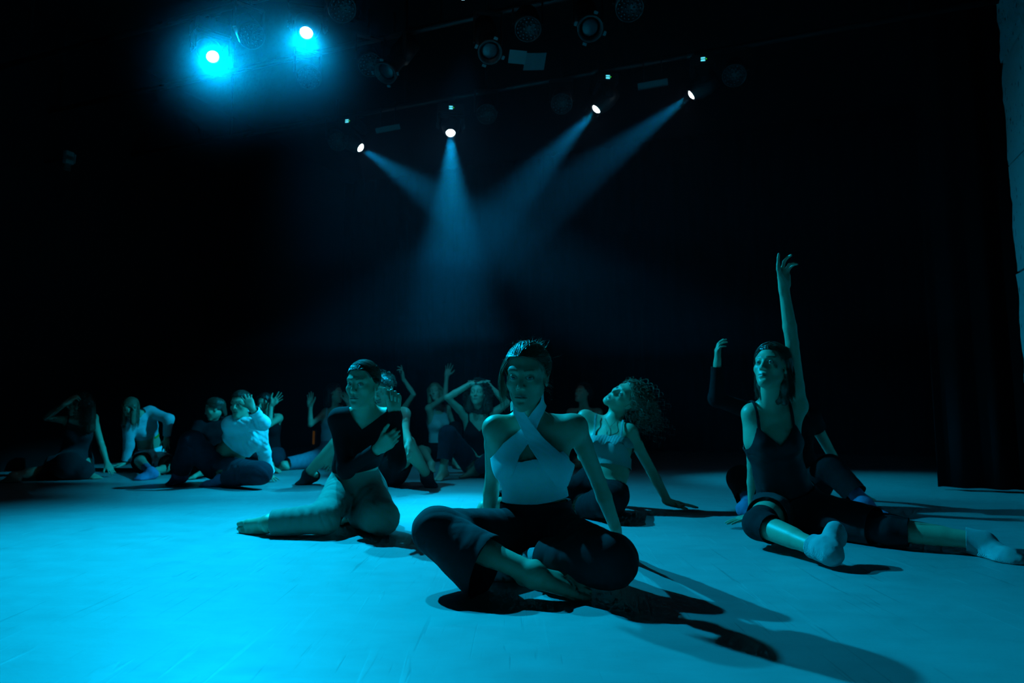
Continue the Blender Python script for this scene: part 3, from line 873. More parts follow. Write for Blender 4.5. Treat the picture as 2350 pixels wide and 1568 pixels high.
# pale block wall at the right edge: each course built of separate rough blocks
P_W = V3(3.60, 4.80, 0)
bm = bmesh.new(); box(bm, P_W - W_ * 1.62 + U * .20 + ZZ * 2.35, (3.2, .30, 4.7), np.stack([W_, -U, ZZ]))
wall = structure(link('wall_right', bm, M['black_paint']), 'pale porous concrete block wall at the right edge')
def block(cx, z0, h, L, seed):
    bm = bmesh.new(); rnd = random.Random(seed); nx, nz = 8, 14
    def ed(k): return (rnd.random() - .5) * .012
    def P(i, j, s):
        x = i / nx * L; z = z0 + j / nz * h
        e = 0.
        if i == 0: e = jag[j]
        return P_W - W_ * (cx + x - e) + U * (.0 + s * .06 + (rnd.random() - .5) * .004 * (s == 0)) + ZZ * z
    jag = [(rnd.random() - .5) * .022 + .012 * math.sin(j * .8 + seed) for j in range(nz + 1)]
    if seed % 3 == 0: jag[nz] -= .05; jag[nz-1] -= .02
    F_ = [[bm.verts.new(P(i, j, 0)) for j in range(nz + 1)] for i in range(nx + 1)]
    B_ = [[bm.verts.new(P(i, j, 1)) for j in range(nz + 1)] for i in range(nx + 1)]
    for i in range(nx):
        for j in range(nz):
            bm.faces.new((F_[i][j], F_[i+1][j], F_[i+1][j+1], F_[i][j+1])); bm.faces.new((B_[i][j+1], B_[i+1][j+1], B_[i+1][j], B_[i][j]))
    for j in range(nz):
        bm.faces.new((F_[0][j+1], B_[0][j+1], B_[0][j], F_[0][j])); bm.faces.new((F_[nx][j], B_[nx][j], B_[nx][j+1], F_[nx][j+1]))
    for i in range(nx):
        bm.faces.new((F_[i][0], B_[i][0], B_[i+1][0], F_[i+1][0])); bm.faces.new((F_[i+1][nz], B_[i+1][nz], B_[i][nz], F_[i][nz]))
    bmesh.ops.recalc_face_normals(bm, faces=bm.faces)
    return link('block', bm, M['concrete_block'], wall)
for r in range(6):
    z0 = [.003, .785, 1.575, 2.36, 3.14, 3.92][r]
    for q in range(2):
        block(.0 + q * .985 + (.0 if r % 2 else 0), z0, .775, .975, r * 2 + q + (0 if r != 0 else 3))

# exit-sign box on the left wall (dark, not lit)
e0 = atz(158, 362, 3.16)
s_ = ((e0 - p0) @ U); e0 = e0 + 0 * U
sg = empty('exit_sign', e0, 'small unlit sign box high on the dark left wall', 'sign')
def sgn(name, cx, cz, sx, sz, m, th=.03, dep=0.):
    bm = bmesh.new(); box(bm, W_ * cx + ZZ * cz + U * dep, (sx, th, sz), np.stack([W_, -U, ZZ]), .003); return link(name, bm, m, sg)
sgn('housing', .0, 0, .085, .13, M['sign_white'], .05, -.005); sgn('face_band', -.004, -.006, .078, .040, M['sign_dark'], .006, .024)
sgn('end_cap', .050, .0, .014, .10, M['sign_white'], .055, .0); sgn('bracket', .0, -.10, .07, .06, M['sign_dark'], .03, -.02)
bm = bmesh.new(); bar(bm, V3(0, 0, 0) - U * .02, -U * (((e0 - p0) @ U)) + V3(0, 0, 0), .015); link('wall_arm', bm, M['black_metal'], sg)

# ---------------------------------------------------------------- lighting rig
ZL, ZP = 3.25, 3.60
def pipe(pa, s0, s1, z, label):
    bm = bmesh.new(); bar(bm, V3(*pa, z) + U * s0, V3(*pa, z) + U * s1, .024, 12); o = link('lighting_pipe', bm, M['black_metal'], smooth=True)
    for s in np.arange(s0 + .6, s1, 2.2):
        b2 = bmesh.new(); bar(b2, V3(*pa, z) + U * s, V3(*pa, 4.7) + U * s, .012, 8); link('hanger_rod', b2, M['black_metal'], o)
    o['label'] = label; o['category'] = 'pipe'; o['group'] = 'lighting pipes under the ceiling'
LAMPS = [(827, 339), (1034, 305), (1369, 250), (1588, 217), (488, 130), (703, 75), (1062, -9)]
LP = [atz(x, y, ZL) for x, y in LAMPS]
pipe(LP[1][:2], -5.5, 5.5, ZP, 'black pipe carrying the four beam lamps over the rear of the stage')
pipe(LP[5][:2], -3.5, 5.5, ZP, 'black pipe carrying the two large glowing lamps at upper left')
pm = lerp(LP[1], LP[5], .52); pipe(pm[:2], -4.5, 5.5, ZP + .1, 'black pipe between the two rows of glowing lamps')
LCOL = (.0, .56, 1.)
def moving_head(P, aim, power, cone, blend, label, display, lr=.043, col=LCOL, rad=.03):
    A = nrm(np.asarray(aim, float) - P)
    root = empty('moving_head_light', V3(P[0], P[1], ZP - .03), label, 'stage light', 'lit moving-head stage lights')
    L = V3(0, 0, P[2] - ZP + .03); c = L - A * .11            # head turns about c
    hz = nrm(np.cross(A, ZZ)); fw = nrm(np.cross(ZZ, hz))
    bm = bmesh.new(); box(bm, V3(c[0], c[1], -.085), (.26, .20, .10), np.stack([hz, fw, ZZ]), .012); b = link('base_housing', bm, M['black_metal'], root)
    bm = bmesh.new(); box(bm, V3(c[0], c[1], -.015), (.05, .08, .07), np.stack([hz, fw, ZZ]), .006); lathe(bm, [(-.03, .034), (.03, .034)], V3(0, 0, .03), U, 14); link('clamp', bm, M['black_metal'], root)
    bm = bmesh.new()
    for m in (-1, 1): box(bm, V3(c[0], c[1], (c[2] - .15) / 2 - .0) + hz * m * .118, (.022, .10, abs(c[2]) - .10), np.stack([hz, fw, ZZ]), .008)
    box(bm, V3(c[0], c[1], -.155), (.25, .12, .03), np.stack([hz, fw, ZZ]), .006); link('yoke', bm, M['black_metal'], root)
    bm = bmesh.new(); lathe(bm, [(-.13, .045), (-.115, .078), (-.03, .092), (.06, .082), (.098, .062), (.118, .056), (.120, .045), (.100, .044)], c, A, 28); link('head', bm, M['black_metal'], root, smooth=True)
    bm = bmesh.new(); lathe(bm, [(.101, lr), (.112, lr * .93), (.121, lr * .74), (.128, lr * .45), (.131, lr * .04)], c, A, 28); link('lens', bm, M['lens_glow'], root, smooth=True)
    for m in (-1, 1):
        bm = bmesh.new(); lathe(bm, [(.004, .022), (-.004, .022)], c + hz * m * .135, hz, 14); link('tilt_knob', bm, M['grey_metal'], root)
    if display:
        tow = nrm(V3(*(CAM[:2] - P[:2]), 0)); q = np.cross(ZZ, tow); bx = V3(c[0], c[1], -.085)
        # the menu display sits on the base side facing the auditorium, with its green status lamp
        side = min((fw, -fw, hz, -hz), key=lambda v: -(v @ tow)); dist = .10 if abs(side @ fw) > .5 else .13; q = np.cross(ZZ, side)
        bm = bmesh.new()
        for (u_, w0, h0) in ((.010, .034, .010), (-.010, .034, .013)): box(bm, bx + side * (dist + .001) + ZZ * u_, (w0, .003, h0), np.stack([q, side, ZZ]))
        link('display', bm, M['display_glow'], root)
        bm = bmesh.new(); box(bm, bx + side * (dist + .001) + q * .026, (.006, .004, .006), np.stack([q, side, ZZ])); link('status_lamp', bm, M['led_green'], root)
    li = bpy.data.lights.new('beam', 'SPOT'); li.energy = power; li.color = col; li.spot_size = math.radians(cone); li.spot_blend = blend; li.shadow_soft_size = rad
    lo = bpy.data.objects.new('beam', li); C.objects.link(lo); lo.parent = root
    from mathutils import Vector
    lo.location = L + A * .035; lo.rotation_euler = Vector(A).to_track_quat('-Z', 'Y').to_euler()
    return root
LIGHTS = [   # aim, power, cone, blend, label
    ((2.9, 5.7, 0), 1000, 26, 1., 'lit beam lamp aimed down to the right, lowest of the four rear lamps', True),
    ((-.35, 4.3, 0), 1080, 23, 1., 'lit beam lamp with the beam falling straight down, second rear lamp', True),
    ((-2.1, 5.5, 0), 1150, 25, 1., 'lit beam lamp aimed down to the left, third along the rear pipe', True),
    ((-3.05, 6.6, 0), 1150, 21, .5, 'lit beam lamp with an oval face, last at the right of the rear pipe', True),
    ((.1, 2.1, 0), 1100, 120, 1., 'large glowing lamp on the front pipe, farther left and lower of the two', False),
    ((-.95, 2.2, 0), 520, 80, 1., 'large glowing lamp on the front pipe, right of the lower one', False),
    ((-.75, 7.3, .2), 200, 36, 1., 'glowing lamp cut off by the top edge of the photo', False)]
for P, a in zip(LP, LIGHTS): moving_head(P, *a)

# LED wash lights (dark), seen as rosettes of small lenses
def wash_light(px, py, z, aim, n_ring, label):
    P = atz(px, py, z); A = nrm(np.asarray(aim, float) - P)
    root = empty('wash_light', P, label, 'stage light', 'unlit wash lights in the rig')
    bm = bmesh.new(); lathe(bm, [(-.20, .05), (-.18, .085), (-.02, .095), (.012, .095), (.012, .088), (0, .086)], V3(0, 0, 0), A, 20); link('can', bm, M['black_metal'], root, smooth=True)
    u = nrm(np.cross(A, ZZ)); v = np.cross(u, A); bm = bmesh.new()
    for k, (r, n) in enumerate(((.026, 6), (.051, 11), (.074, 16))):
        for i in range(n):
            a = 2 * math.pi * i / n + k * .2; p = A * .002 + r * (math.cos(a) * u + math.sin(a) * v)
            lathe(bm, [(0, .0092), (.004, .0075), (.006, .003)], p, A, 7)
    o = link('led_lens', bm, M['led_glass'], root, smooth=True); o['kind'] = 'stuff'
    bm = bmesh.new(); 
    for m in (-1, 1): box(bm, u * m * .105 + V3(0, 0, .09) - A * .08, (.012, .03, .20), np.stack([u, np.cross(ZZ, u), ZZ]), .003)
    box(bm, V3(0, 0, .19) - A * .08, (.22, .04, .014), np.stack([u, np.cross(ZZ, u), ZZ])); bar(bm, V3(0, 0, .19) - A * .08, V3(0, 0, .42) - A * .08, .012); link('yoke', bm, M['black_metal'], root)
WASH = [(785, 20, 'unlit wash light between the second glowing lamp and the top lamp'), (577, 82, 'unlit wash light between the two glowing lamps at upper left'),
        (710, 178, 'unlit wash light below the right one of the two large glowing lamps'), (850, 148, 'unlit wash light beside the tilted profile spotlight'),
        (775, 325, 'unlit wash light just left of the lowest beam lamp'), (1117, 262, 'unlit wash light right of the straight-down beam lamp'),
        (1289, 238, 'unlit wash light left of the third beam lamp'), (1212, 66, 'unlit wash light between two unlit profile spotlights'),
        (1445, 18, 'unlit wash light at the top edge right of the shuttered spotlight'), (1685, 173, 'unlit wash light farthest right in the rig')]
for x, y, l in WASH: wash_light(x, y, 3.28, (.2, 2.6, .2) if x < 1300 else (.6, 2.4, .2), 3, l)

def profile_spot(px, py, z, aim, label, flag):
    P = atz(px, py, z); A = nrm(np.asarray(aim, float) - P); u = nrm(np.cross(A, ZZ)); v = np.cross(u, A)
    root = empty('profile_spotlight', P, label, 'stage light')
    bm = bmesh.new(); lathe(bm, [(-.34, .05), (-.33, .088), (-.12, .09), (-.10, .07), (.10, .072), (.12, .088), (.16, .088), (.162, .076), (.12, .07)], V3(0, 0, 0), A, 24); link('barrel', bm, M['black_metal'], root, smooth=True)
    bm = bmesh.new(); lathe(bm, [(.125, .069), (.135, .05), (.14, .003)], V3(0, 0, 0), A, 24); link('lens', bm, M['led_glass'], root, smooth=True)
    bm = bmesh.new(); lathe(bm, [(.155, .0905), (.165, .0905), (.165, .083), (.155, .083)], V3(0, 0, 0), A, 28, False); link('front_ring', bm, M['grey_metal'], root, smooth=True)
    for i in range(4):
        a = i * math.pi / 2 + .3; d = math.cos(a) * u + math.sin(a) * v; e = np.cross(A, d)
        bm = bmesh.new(); box(bm, d * .108 + A * .158, (.030, .020, .003), np.stack([e, d, A])); link('shutter_tab', bm, M['gel_frame'], root)
    bm = bmesh.new()
    for m in (-1, 1): box(bm, u * m * .105 + V3(0, 0, .12), (.012, .034, .25), np.stack([u, np.cross(ZZ, u), ZZ]), .003)
    box(bm, V3(0, 0, .24), (.22, .04, .014), np.stack([u, np.cross(ZZ, u), ZZ])); bar(bm, V3(0, 0, .24), V3(0, 0, .42), .014); link('yoke', bm, M['black_metal'], root)
    if flag:
        bm = bmesh.new(); box(bm, -u * .21 + A * .15 - v * .02, (.13, .10, .004), np.stack([u, v, A]), 0); link('gel_frame', bm, M['gel_frame'], root)
        bm = bmesh.new(); box(bm, -u * .35 + A * .13 - v * .05, (.17, .13, .004), np.stack([nrm(u + .25*A), v, nrm(A - .25*u)]), 0); link('barn_door', bm, M['gel_frame'], root)
profile_spot(1120, 100, 3.34, (.3, 2.2, 0), 'unlit profile spotlight with pale gel frame swung out to its left', True)
profile_spot(903, 145, 3.34, (-2.2, 3.0, 0), 'unlit profile spotlight tilted down to the left beside a wash light', False)
profile_spot(1350, 52, 3.34, (.55, 1.2, 0), 'unlit profile spotlight with four pale shutter tabs near the top edge', False)
def strip(px, py, w_, h_, label):
    P = atz(px, py, 3.34); t = nrm(CAM + V3(0, 0, -.4) - P); r = nrm(np.cross(t, ZZ)); r = nrm(U - t * (U @ t)); u = np.cross(t, r)
    root = empty('reflector_panel', P, label, 'panel')
    bm = bmesh.new(); box(bm, (0, 0, 0), (w_, .03, h_), np.stack([r, -t, u]), .004); link('panel', bm, M['gel_frame'], root)
    bm = bmesh.new(); box(bm, t * .004 - u * h_ * .5, (w_, .035, .006), np.stack([r, -t, u])); link('lip', bm, M['grey_metal'], root)
    for m in (-1, 1):
        bm = bmesh.new(); bar(bm, -t * .02 + r * m * w_ * .3, V3(0, 0, ZP - 3.34) - t * .02 + r * m * w_ * .3, .006); link('bracket', bm, M['black_metal'], root)
strip(1498, 193, .25, .055, 'narrow grey panel hanging between the two right-hand beam lamps')
strip(890, 295, .24, .05, 'narrow grey panel hanging right above the lowest beam lamp')

# small orange cue lamp on the floor at the rear, glimpsed behind the profile woman's elbow
cu_ = at(720, 1008, 8.35); cq = empty('cue_lamp', V3(cu_[0], cu_[1], 0), 'small orange cue lamp glimpsed beside the elbow of the woman in jeans', 'lamp')
bm = bmesh.new(); lathe(bm, [(.002, .09), (.012, .09), (.02, .03), (.026, .012)], V3(0, 0, 0), ZZ, 20); link('base', bm, M['black_metal'], cq, smooth=True)
bm = bmesh.new(); bar(bm, V3(0, 0, .02), V3(0, 0, .16), .010); link('stem', bm, M['black_metal'], cq)
bm = bmesh.new(); box(bm, (0, .012, .26), (.062, .03, .21), None, .004); link('housing', bm, M['black_metal'], cq)
bm = bmesh.new(); box(bm, (0, -.006, .26), (.026, .008, .16), None, .003); link('lens', bm, M['cue_orange'], cq)
# ---------------------------------------------------------------- the dancers
HAZE, HAZE_G, HAZE_HALO = .026, .6, .10
DANCERS = 'dancers sitting on the stage floor'
CAMV = V3(0, -1, 0); DOWN = V3(0, 0, -1); UPZ = V3(0, 0, 1)
def fr(B, nm, kind='leg'): return [B.J[q + nm] for q in (('hip', 'kn', 'an') if kind == 'leg' else ('sh', 'el', 'wr'))]

def torso_field(B, off, arms=(0, 0), rr=((.056, .046, .034), (.056, .046, .034)), low=True, k=.012, chest_k=.02):
    """cloth over chest and waist (and sleeves out to arms[R], arms[L])"""
    tags = B.tags('waist', 'rib', 'chest') | (B.tags('pelvis') if low else set())
    if max(arms) > 0 or True: tags |= B.tags('shoulder')
    G = inflate(B.F, off, tags, k)
    for nm, t, r in (('R', arms[0], rr[0]), ('L', arms[1], rr[1])):
        if t > 0: sleeve(G, B, 'arm', nm, t, *r)
    return G
def hems(B, kind, ts, rho=.13):
    c = []
    for nm, t in zip(('R', 'L'), ts):
        if t > 0:
            p, ax = limb_point(B, kind, nm, t); 
            q = ('l' if kind == 'leg' else 'a') + nm
            c.append((p, ax, rho + (.07 if t <= 1 else 0), {q + '0', q + '1'} if t <= 1 else {q + '1'}))
    return c
def leg_folds(B, amp=.006, wl=.035, hip=True, knee=True):
    f = []
    for nm in ('R', 'L'):
        h, k, a = fr(B, nm)
        if knee: f += [(k, .11, nrm(nrm(k - h) + nrm(a - k)), wl, amp), (lerp(k, a, .5), .14, nrm(a - k), wl * 1.5, amp * .8)]
        if hip: f += [(lerp(h, k, .15), .13, nrm(nrm(k - h) + .7 * B.pu), wl, amp * .9), (lerp(h, k, .6), .12, nrm(k - h) + .3 * B.hl, wl * 1.6, amp * .6)]
    return f
def arm_folds(B, amp=.004, wl=.028):
    f = []
    for nm in ('R', 'L'):
        s, e, w = fr(B, nm, 'arm')
        f += [(e, .08, nrm(nrm(e - s) + nrm(w - e)), wl, amp), (w, .08, nrm(w - e), wl * .8, amp * .8), (s, .09, nrm(e - s), wl * 1.3, amp)]
    return f
def trousers(B, name, mat_, vox, ts=(1.8, 1.8), rr=((.106, .078, .066), (.106, .078, .066)), off=.012, waist=.55, amp=.006, wl=.036, folds=None, parent=None, rho=.15, drop=(0, 0), **kw):
    G = inflate(B.F, off, B.tags('pelvis', 'waist'), .02)
    for nm, t, r, dp in zip(('R', 'L'), ts, rr, drop): sleeve(G, B, 'leg', nm, t, *r, drop=dp)
    wp = lerp(B.J['pel'], B.Wst, waist)
    cuts = [(wp, B.pu, .30, TORSO)] + hems(B, 'leg', ts, rho)
    return cloth(B, name, G, M[mat_], vox, cuts, folds=leg_folds(B, amp, wl) if folds is None else folds, parent=parent, **kw)
def sock(B, nm, mat_, root, t=.25, vox=.004, cuff=True, label=None):
    """ankle sock over the foot, up to a share t of the shin"""
    a, k = B.J['an'+nm], B.J['kn'+nm]; G = inflate(B.F, .004, B.tags('foot'+nm), .015)
    fd = nrm(B.feet[nm][0]); fn = np.asarray(B.feet[nm][1], float); fn = nrm(fn - fd * (fn @ fd)); z_ = (B.feet[nm][2] if len(B.feet[nm]) > 2 else .98) * B.scale
    G.cone(a + z_*(-.034*fd - .040*fn), a + z_*(.10*fd - .048*fn), .031*z_, .027*z_, .035, None, 1, 'sock')
    e = lerp(a, k, t); G.cone(a, lerp(a, k, t + .08), .039*B.scale, .042*B.scale, .02, None, 1, 'sock')
    if cuff: G.cone(lerp(a, k, t - .10), lerp(a, k, t + .03), .045*B.scale, .048*B.scale, .006, None, 1, 'sock')
    return cloth(B, 'sock', G, M[mat_], vox, [(e, nrm(k - a), .12)], folds=[(lerp(a, k, .1), .06, nrm(k - a), .012, .0022)], rough=.0012, rfreq=70, parent=root, floor=.001, label=label)
def knee_pad(B, nm, root, vox=.005, label=None):
    h, k, a = fr(B, nm); G = Field()
    G.cone(lerp(h, k, .66), k, .072, .064, .02); G.cone(k, lerp(k, a, .30), .064, .060, .02)
    return cloth(B, 'knee_pad', G, M['knee_pad'], vox, [(lerp(h, k, .76), -(k - h), .12), (lerp(k, a, .22), a - k, .11)], folds=[(k, .09, nrm(a - h), .03, .003)], parent=root, floor=.001, label=label)
def camisole_g(B, front, back, vdip=0., hem=None, strap=.075):
    """neckline and armholes as height over the breast line in the torso frame"""
    def g(V):
        q = B.CF.loc(V); x, y, z = np.abs(q[:, 0]), q[:, 1], q[:, 2]
        top = np.where(y > -.02, front - vdip * np.maximum(0, 1 - x / .085), back) - 2.4 * np.maximum(x - .092, 0)
        g_ = top - z
        if strap: g_ = np.maximum(g_, np.minimum(.0065 - np.abs(x - strap), .20 - z))
        if hem is not None: g_ = np.minimum(g_, B.PF.loc(V)[:, 2] - hem)
        return g_
    return g

def P1():
    S = dict(pel=(1232, 1222, 'Y', 2.66), N=(1212, 956, '-'), C=(1221, 1062, 'Y', 2.57), W=(1229, 1150, 'Y', 2.66), head=(1209, 862, 'Y', 2.46),
             shR=(1135, 984, 'Y', 2.53), shL=(1321, 980, 'Y', 2.55), elR=(1131, 1095, 'd', .16), wrR=(1118, 1215, 'd', .06), elL=(1374, 1108, 'd', .14), wrL=(1414, 1216, 'd', .08),
             hipR=(1186, 1226, 'Y', 2.62), hipL=(1284, 1228, 'Y', 2.62), knR=(1003, 1220, 'Y', 2.36), anR=(1228, 1318, 'z', .085),
             knL=(1400, 1286, 'Y', 2.22), anL=(1222, 1292, 'z', .072))
    J = solve(S, 'P1')
    B = Body(J, ((-.27, -.95, -.13), (.02, -.1, 1)), {'R': (V3(-.1, .6, -.8), V3(0, .6, -.6), 'flat'), 'L': (V3(.3, .7, -.7), V3(0, .6, -.6), 'flat')},
             {'R': (toward(J, 'anR', 1330, 1340, -.03), V3(-.15, -.85, .45), 1.1), 'L': (V3(-1, .15, -.12), V3(.1, -.85, .5))}, slim=.93, bust=.80, hs=.96)
    root = make_person(B, 'woman sitting cross-legged at the front in a white crossed halter top and dark trousers', DANCERS, J['pel'], .0036,
                       [(B.H.o, .15, .0019), (lerp(J['anR'], at(1325, 1345, J['anR'][1]), .55), .14, .0020)], gaze=V3(-.10, -.99, .06))
    mats_ = M['white_knit']
    # halter top: a fitted tube with a keyhole and two broad bands crossing to the neck
    F0 = B.CF
    def loc2(px, py): q = F0.loc(at(px, py, B.C[1] - .11)[None])[0]; return q[0], q[2]
    def seg(V, pts, w):
        q = F0.loc(V); best = np.full(len(V), 9.)
        for (a, wa), (b, wb) in zip(zip(pts, w), zip(pts[1:], w[1:])):
            a, b = np.array(a), np.array(b); d = b - a; t = np.clip(((q[:, 0] - a[0]) * d[0] + (q[:, 2] - a[1]) * d[1]) / (d @ d), 0, 1)
            best = np.minimum(best, np.hypot(q[:, 0] - a[0] - t * d[0], q[:, 2] - a[1] - t * d[1]) - (wa + (wb - wa) * t))
        return np.where(q[:, 1] > np.where(q[:, 2] > .12, -.06, -.005), -best, -1)
    fld = [(B.C + B.cf*.08 + B.sl*.09, .10, B.cu*1. + B.sl*.7, .030, .0022), (B.C - B.sl*.10 - B.cu*.05, .08, B.cu, .018, .0025), (B.C + B.sl*.13 - B.cu*.06, .10, B.cu, .022, .003)]
    z1 = loc2(1230, 1050)[1]; zh = loc2(1230, 1167)[1]
    def g_tube(V):
        q = F0.loc(V); x, y, z = q.T
        top = np.where(y > 0, np.interp(x, [-.16, -.10, -.02, .05, .10, .16], [z1+.012, z1+.010, z1-.004, z1-.012, z1+.0, z1-.01]), z1 - .012)
        low = zh - .010 * np.exp(-(x / .09) ** 2) + .012
        return np.minimum(top - z, z - low)
    G = inflate(B.F, .0045, B.tags('waist', 'rib', 'chest', 'pelvis'), .02)
    cloth(B, 'tube_top', G, mats_, .0036, gfun=g_tube, folds=fld, parent=root, rough=.0008, solid=.002)
    up = inflate(B.F, .0075, B.tags('rib', 'chest', 'shoulder', 'neck'), .02)
    n0 = loc2(1250, 928); n1 = loc2(1190, 948); x_ = loc2(1211, 995)
    cloth(B, 'halter_band', up, mats_, .0034, gfun=lambda V: seg(V, [loc2(1150, 1075), loc2(1172, 1035), x_, loc2(1232, 955), loc2(1250, 928), loc2(1256, 905)], [.046, .036, .026, .020, .016, .014]),
          folds=[(B.C + B.cf*.1 + B.cu*.05, .15, B.cu + B.sl, .016, .0012)], parent=root, rough=.0006, solid=.002)
    up2 = inflate(B.F, .0125, B.tags('rib', 'chest', 'shoulder', 'neck'), .03)
    cloth(B, 'halter_band', up2, mats_, .0034, gfun=lambda V: seg(V, [loc2(1300, 1092), loc2(1268, 1060), loc2(1235, 1020), loc2(1210, 980), loc2(1190, 945), loc2(1186, 925)], [.052, .042, .031, .022, .017, .014]),
          folds=[(B.C + B.cf*.1 + B.cu*.04 + B.sl*.03, .17, B.cu*1.2 + B.sl*1., .020, .0022)], parent=root, rough=.0008, solid=.002)
    tr = trousers(B, 'trousers', 'charcoal_cotton', .0045, (1.56, 1.80), ((.092, .076, .112), (.090, .082, .080)), off=.009, waist=.97, amp=.0095, wl=.040, parent=root, rho=.20, drop=(.055, 0))
    G = inflate(B.F, .014, B.tags('waist', 'rib'), .02); wp = lerp(J['pel'], B.Wst, 1.0)
    cloth(B, 'waistband', G, M['charcoal_cotton'], .0045, [(wp, B.pu, .6), (wp - B.pu*.042, -B.pu, .6)], parent=root, rough=.0006)
    sock(B, 'L', 'sock_grey', root, .22, .004, label='pale turned-down sock on the tucked foot')
    rnd = random.Random(11); H = B.H
    G = Field(); hair_cap(H, G, .0095)
    G.ell(H.p(.005, -.118, .0), H.A, vec(.036, .03, .034)*H.s, .02)
    L = strands_pulled(H, 620, (.0, -.112, -.002), rnd, off=.0105)
    rad = [rnd.uniform(.0008, .0015) for _ in L]
    for i in range(150):                                              # loose lock framing the right side of her face
        a = on_skull(vec(.05 + .02*rnd.random(), rnd.uniform(.0, .05), .05 + .03*rnd.random()), .010)
        e = vec(.062 + rnd.uniform(-.004, .028), rnd.uniform(.015, .06), rnd.uniform(-.135, -.04))
        m = vec(.108 + rnd.uniform(-.012, .012), rnd.uniform(.015, .05), rnd.uniform(-.03, .02))
        ts = np.linspace(0, 1, 12)[:, None]; P = (1-ts)**2*a + 2*ts*(1-ts)*m + ts**2*e
        L.append(H.o + H.s * (P @ H.A)); rad.append(rnd.uniform(.0006, .0011))
    for i in range(90):                                               # flyaway hairs
        d = nrm(vec(rnd.gauss(0, .8), rnd.gauss(-.1, .7), abs(rnd.gauss(.9, .5)))); a = SK[0] + d * (SK[1] + .009)
        if a[1] > .03 and a[2] < .098: continue
        e = a + d * rnd.uniform(.006, .028) + vec(rnd.gauss(0, .022), rnd.gauss(-.01, .02), rnd.gauss(0, .012))
        m = (a + e) / 2 + d * rnd.uniform(.004, .014)
        ts = np.linspace(0, 1, 8)[:, None]; P = (1-ts)**2*a + 2*ts*(1-ts)*m + ts**2*e
        L.append(H.o + H.s * (P @ H.A)); rad.append(rnd.uniform(.0004, .0007))
    for i in range(26):                                               # curls by her left ear
        c = vec(-.080 + rnd.gauss(0, .006), -.02 + rnd.gauss(0, .012), -.03 + rnd.gauss(0, .025)); r_ = rnd.uniform(.006, .013)
        aa = np.linspace(0, rnd.uniform(4, 8), 16)[:, None]
        P = c + np.concatenate([np.cos(aa) * r_ * .6, np.sin(aa) * r_, -aa * .003], 1); L.append(H.o + H.s * (P @ H.A)); rad.append(.0007)
    hair_obj('hair', root, M['hair_light'], G, L, rad, .0032, lambda V: np.where(H.loc(V)[:, 1] > -.085, hairline(H.loc(V)), 1.), bump=.0010)

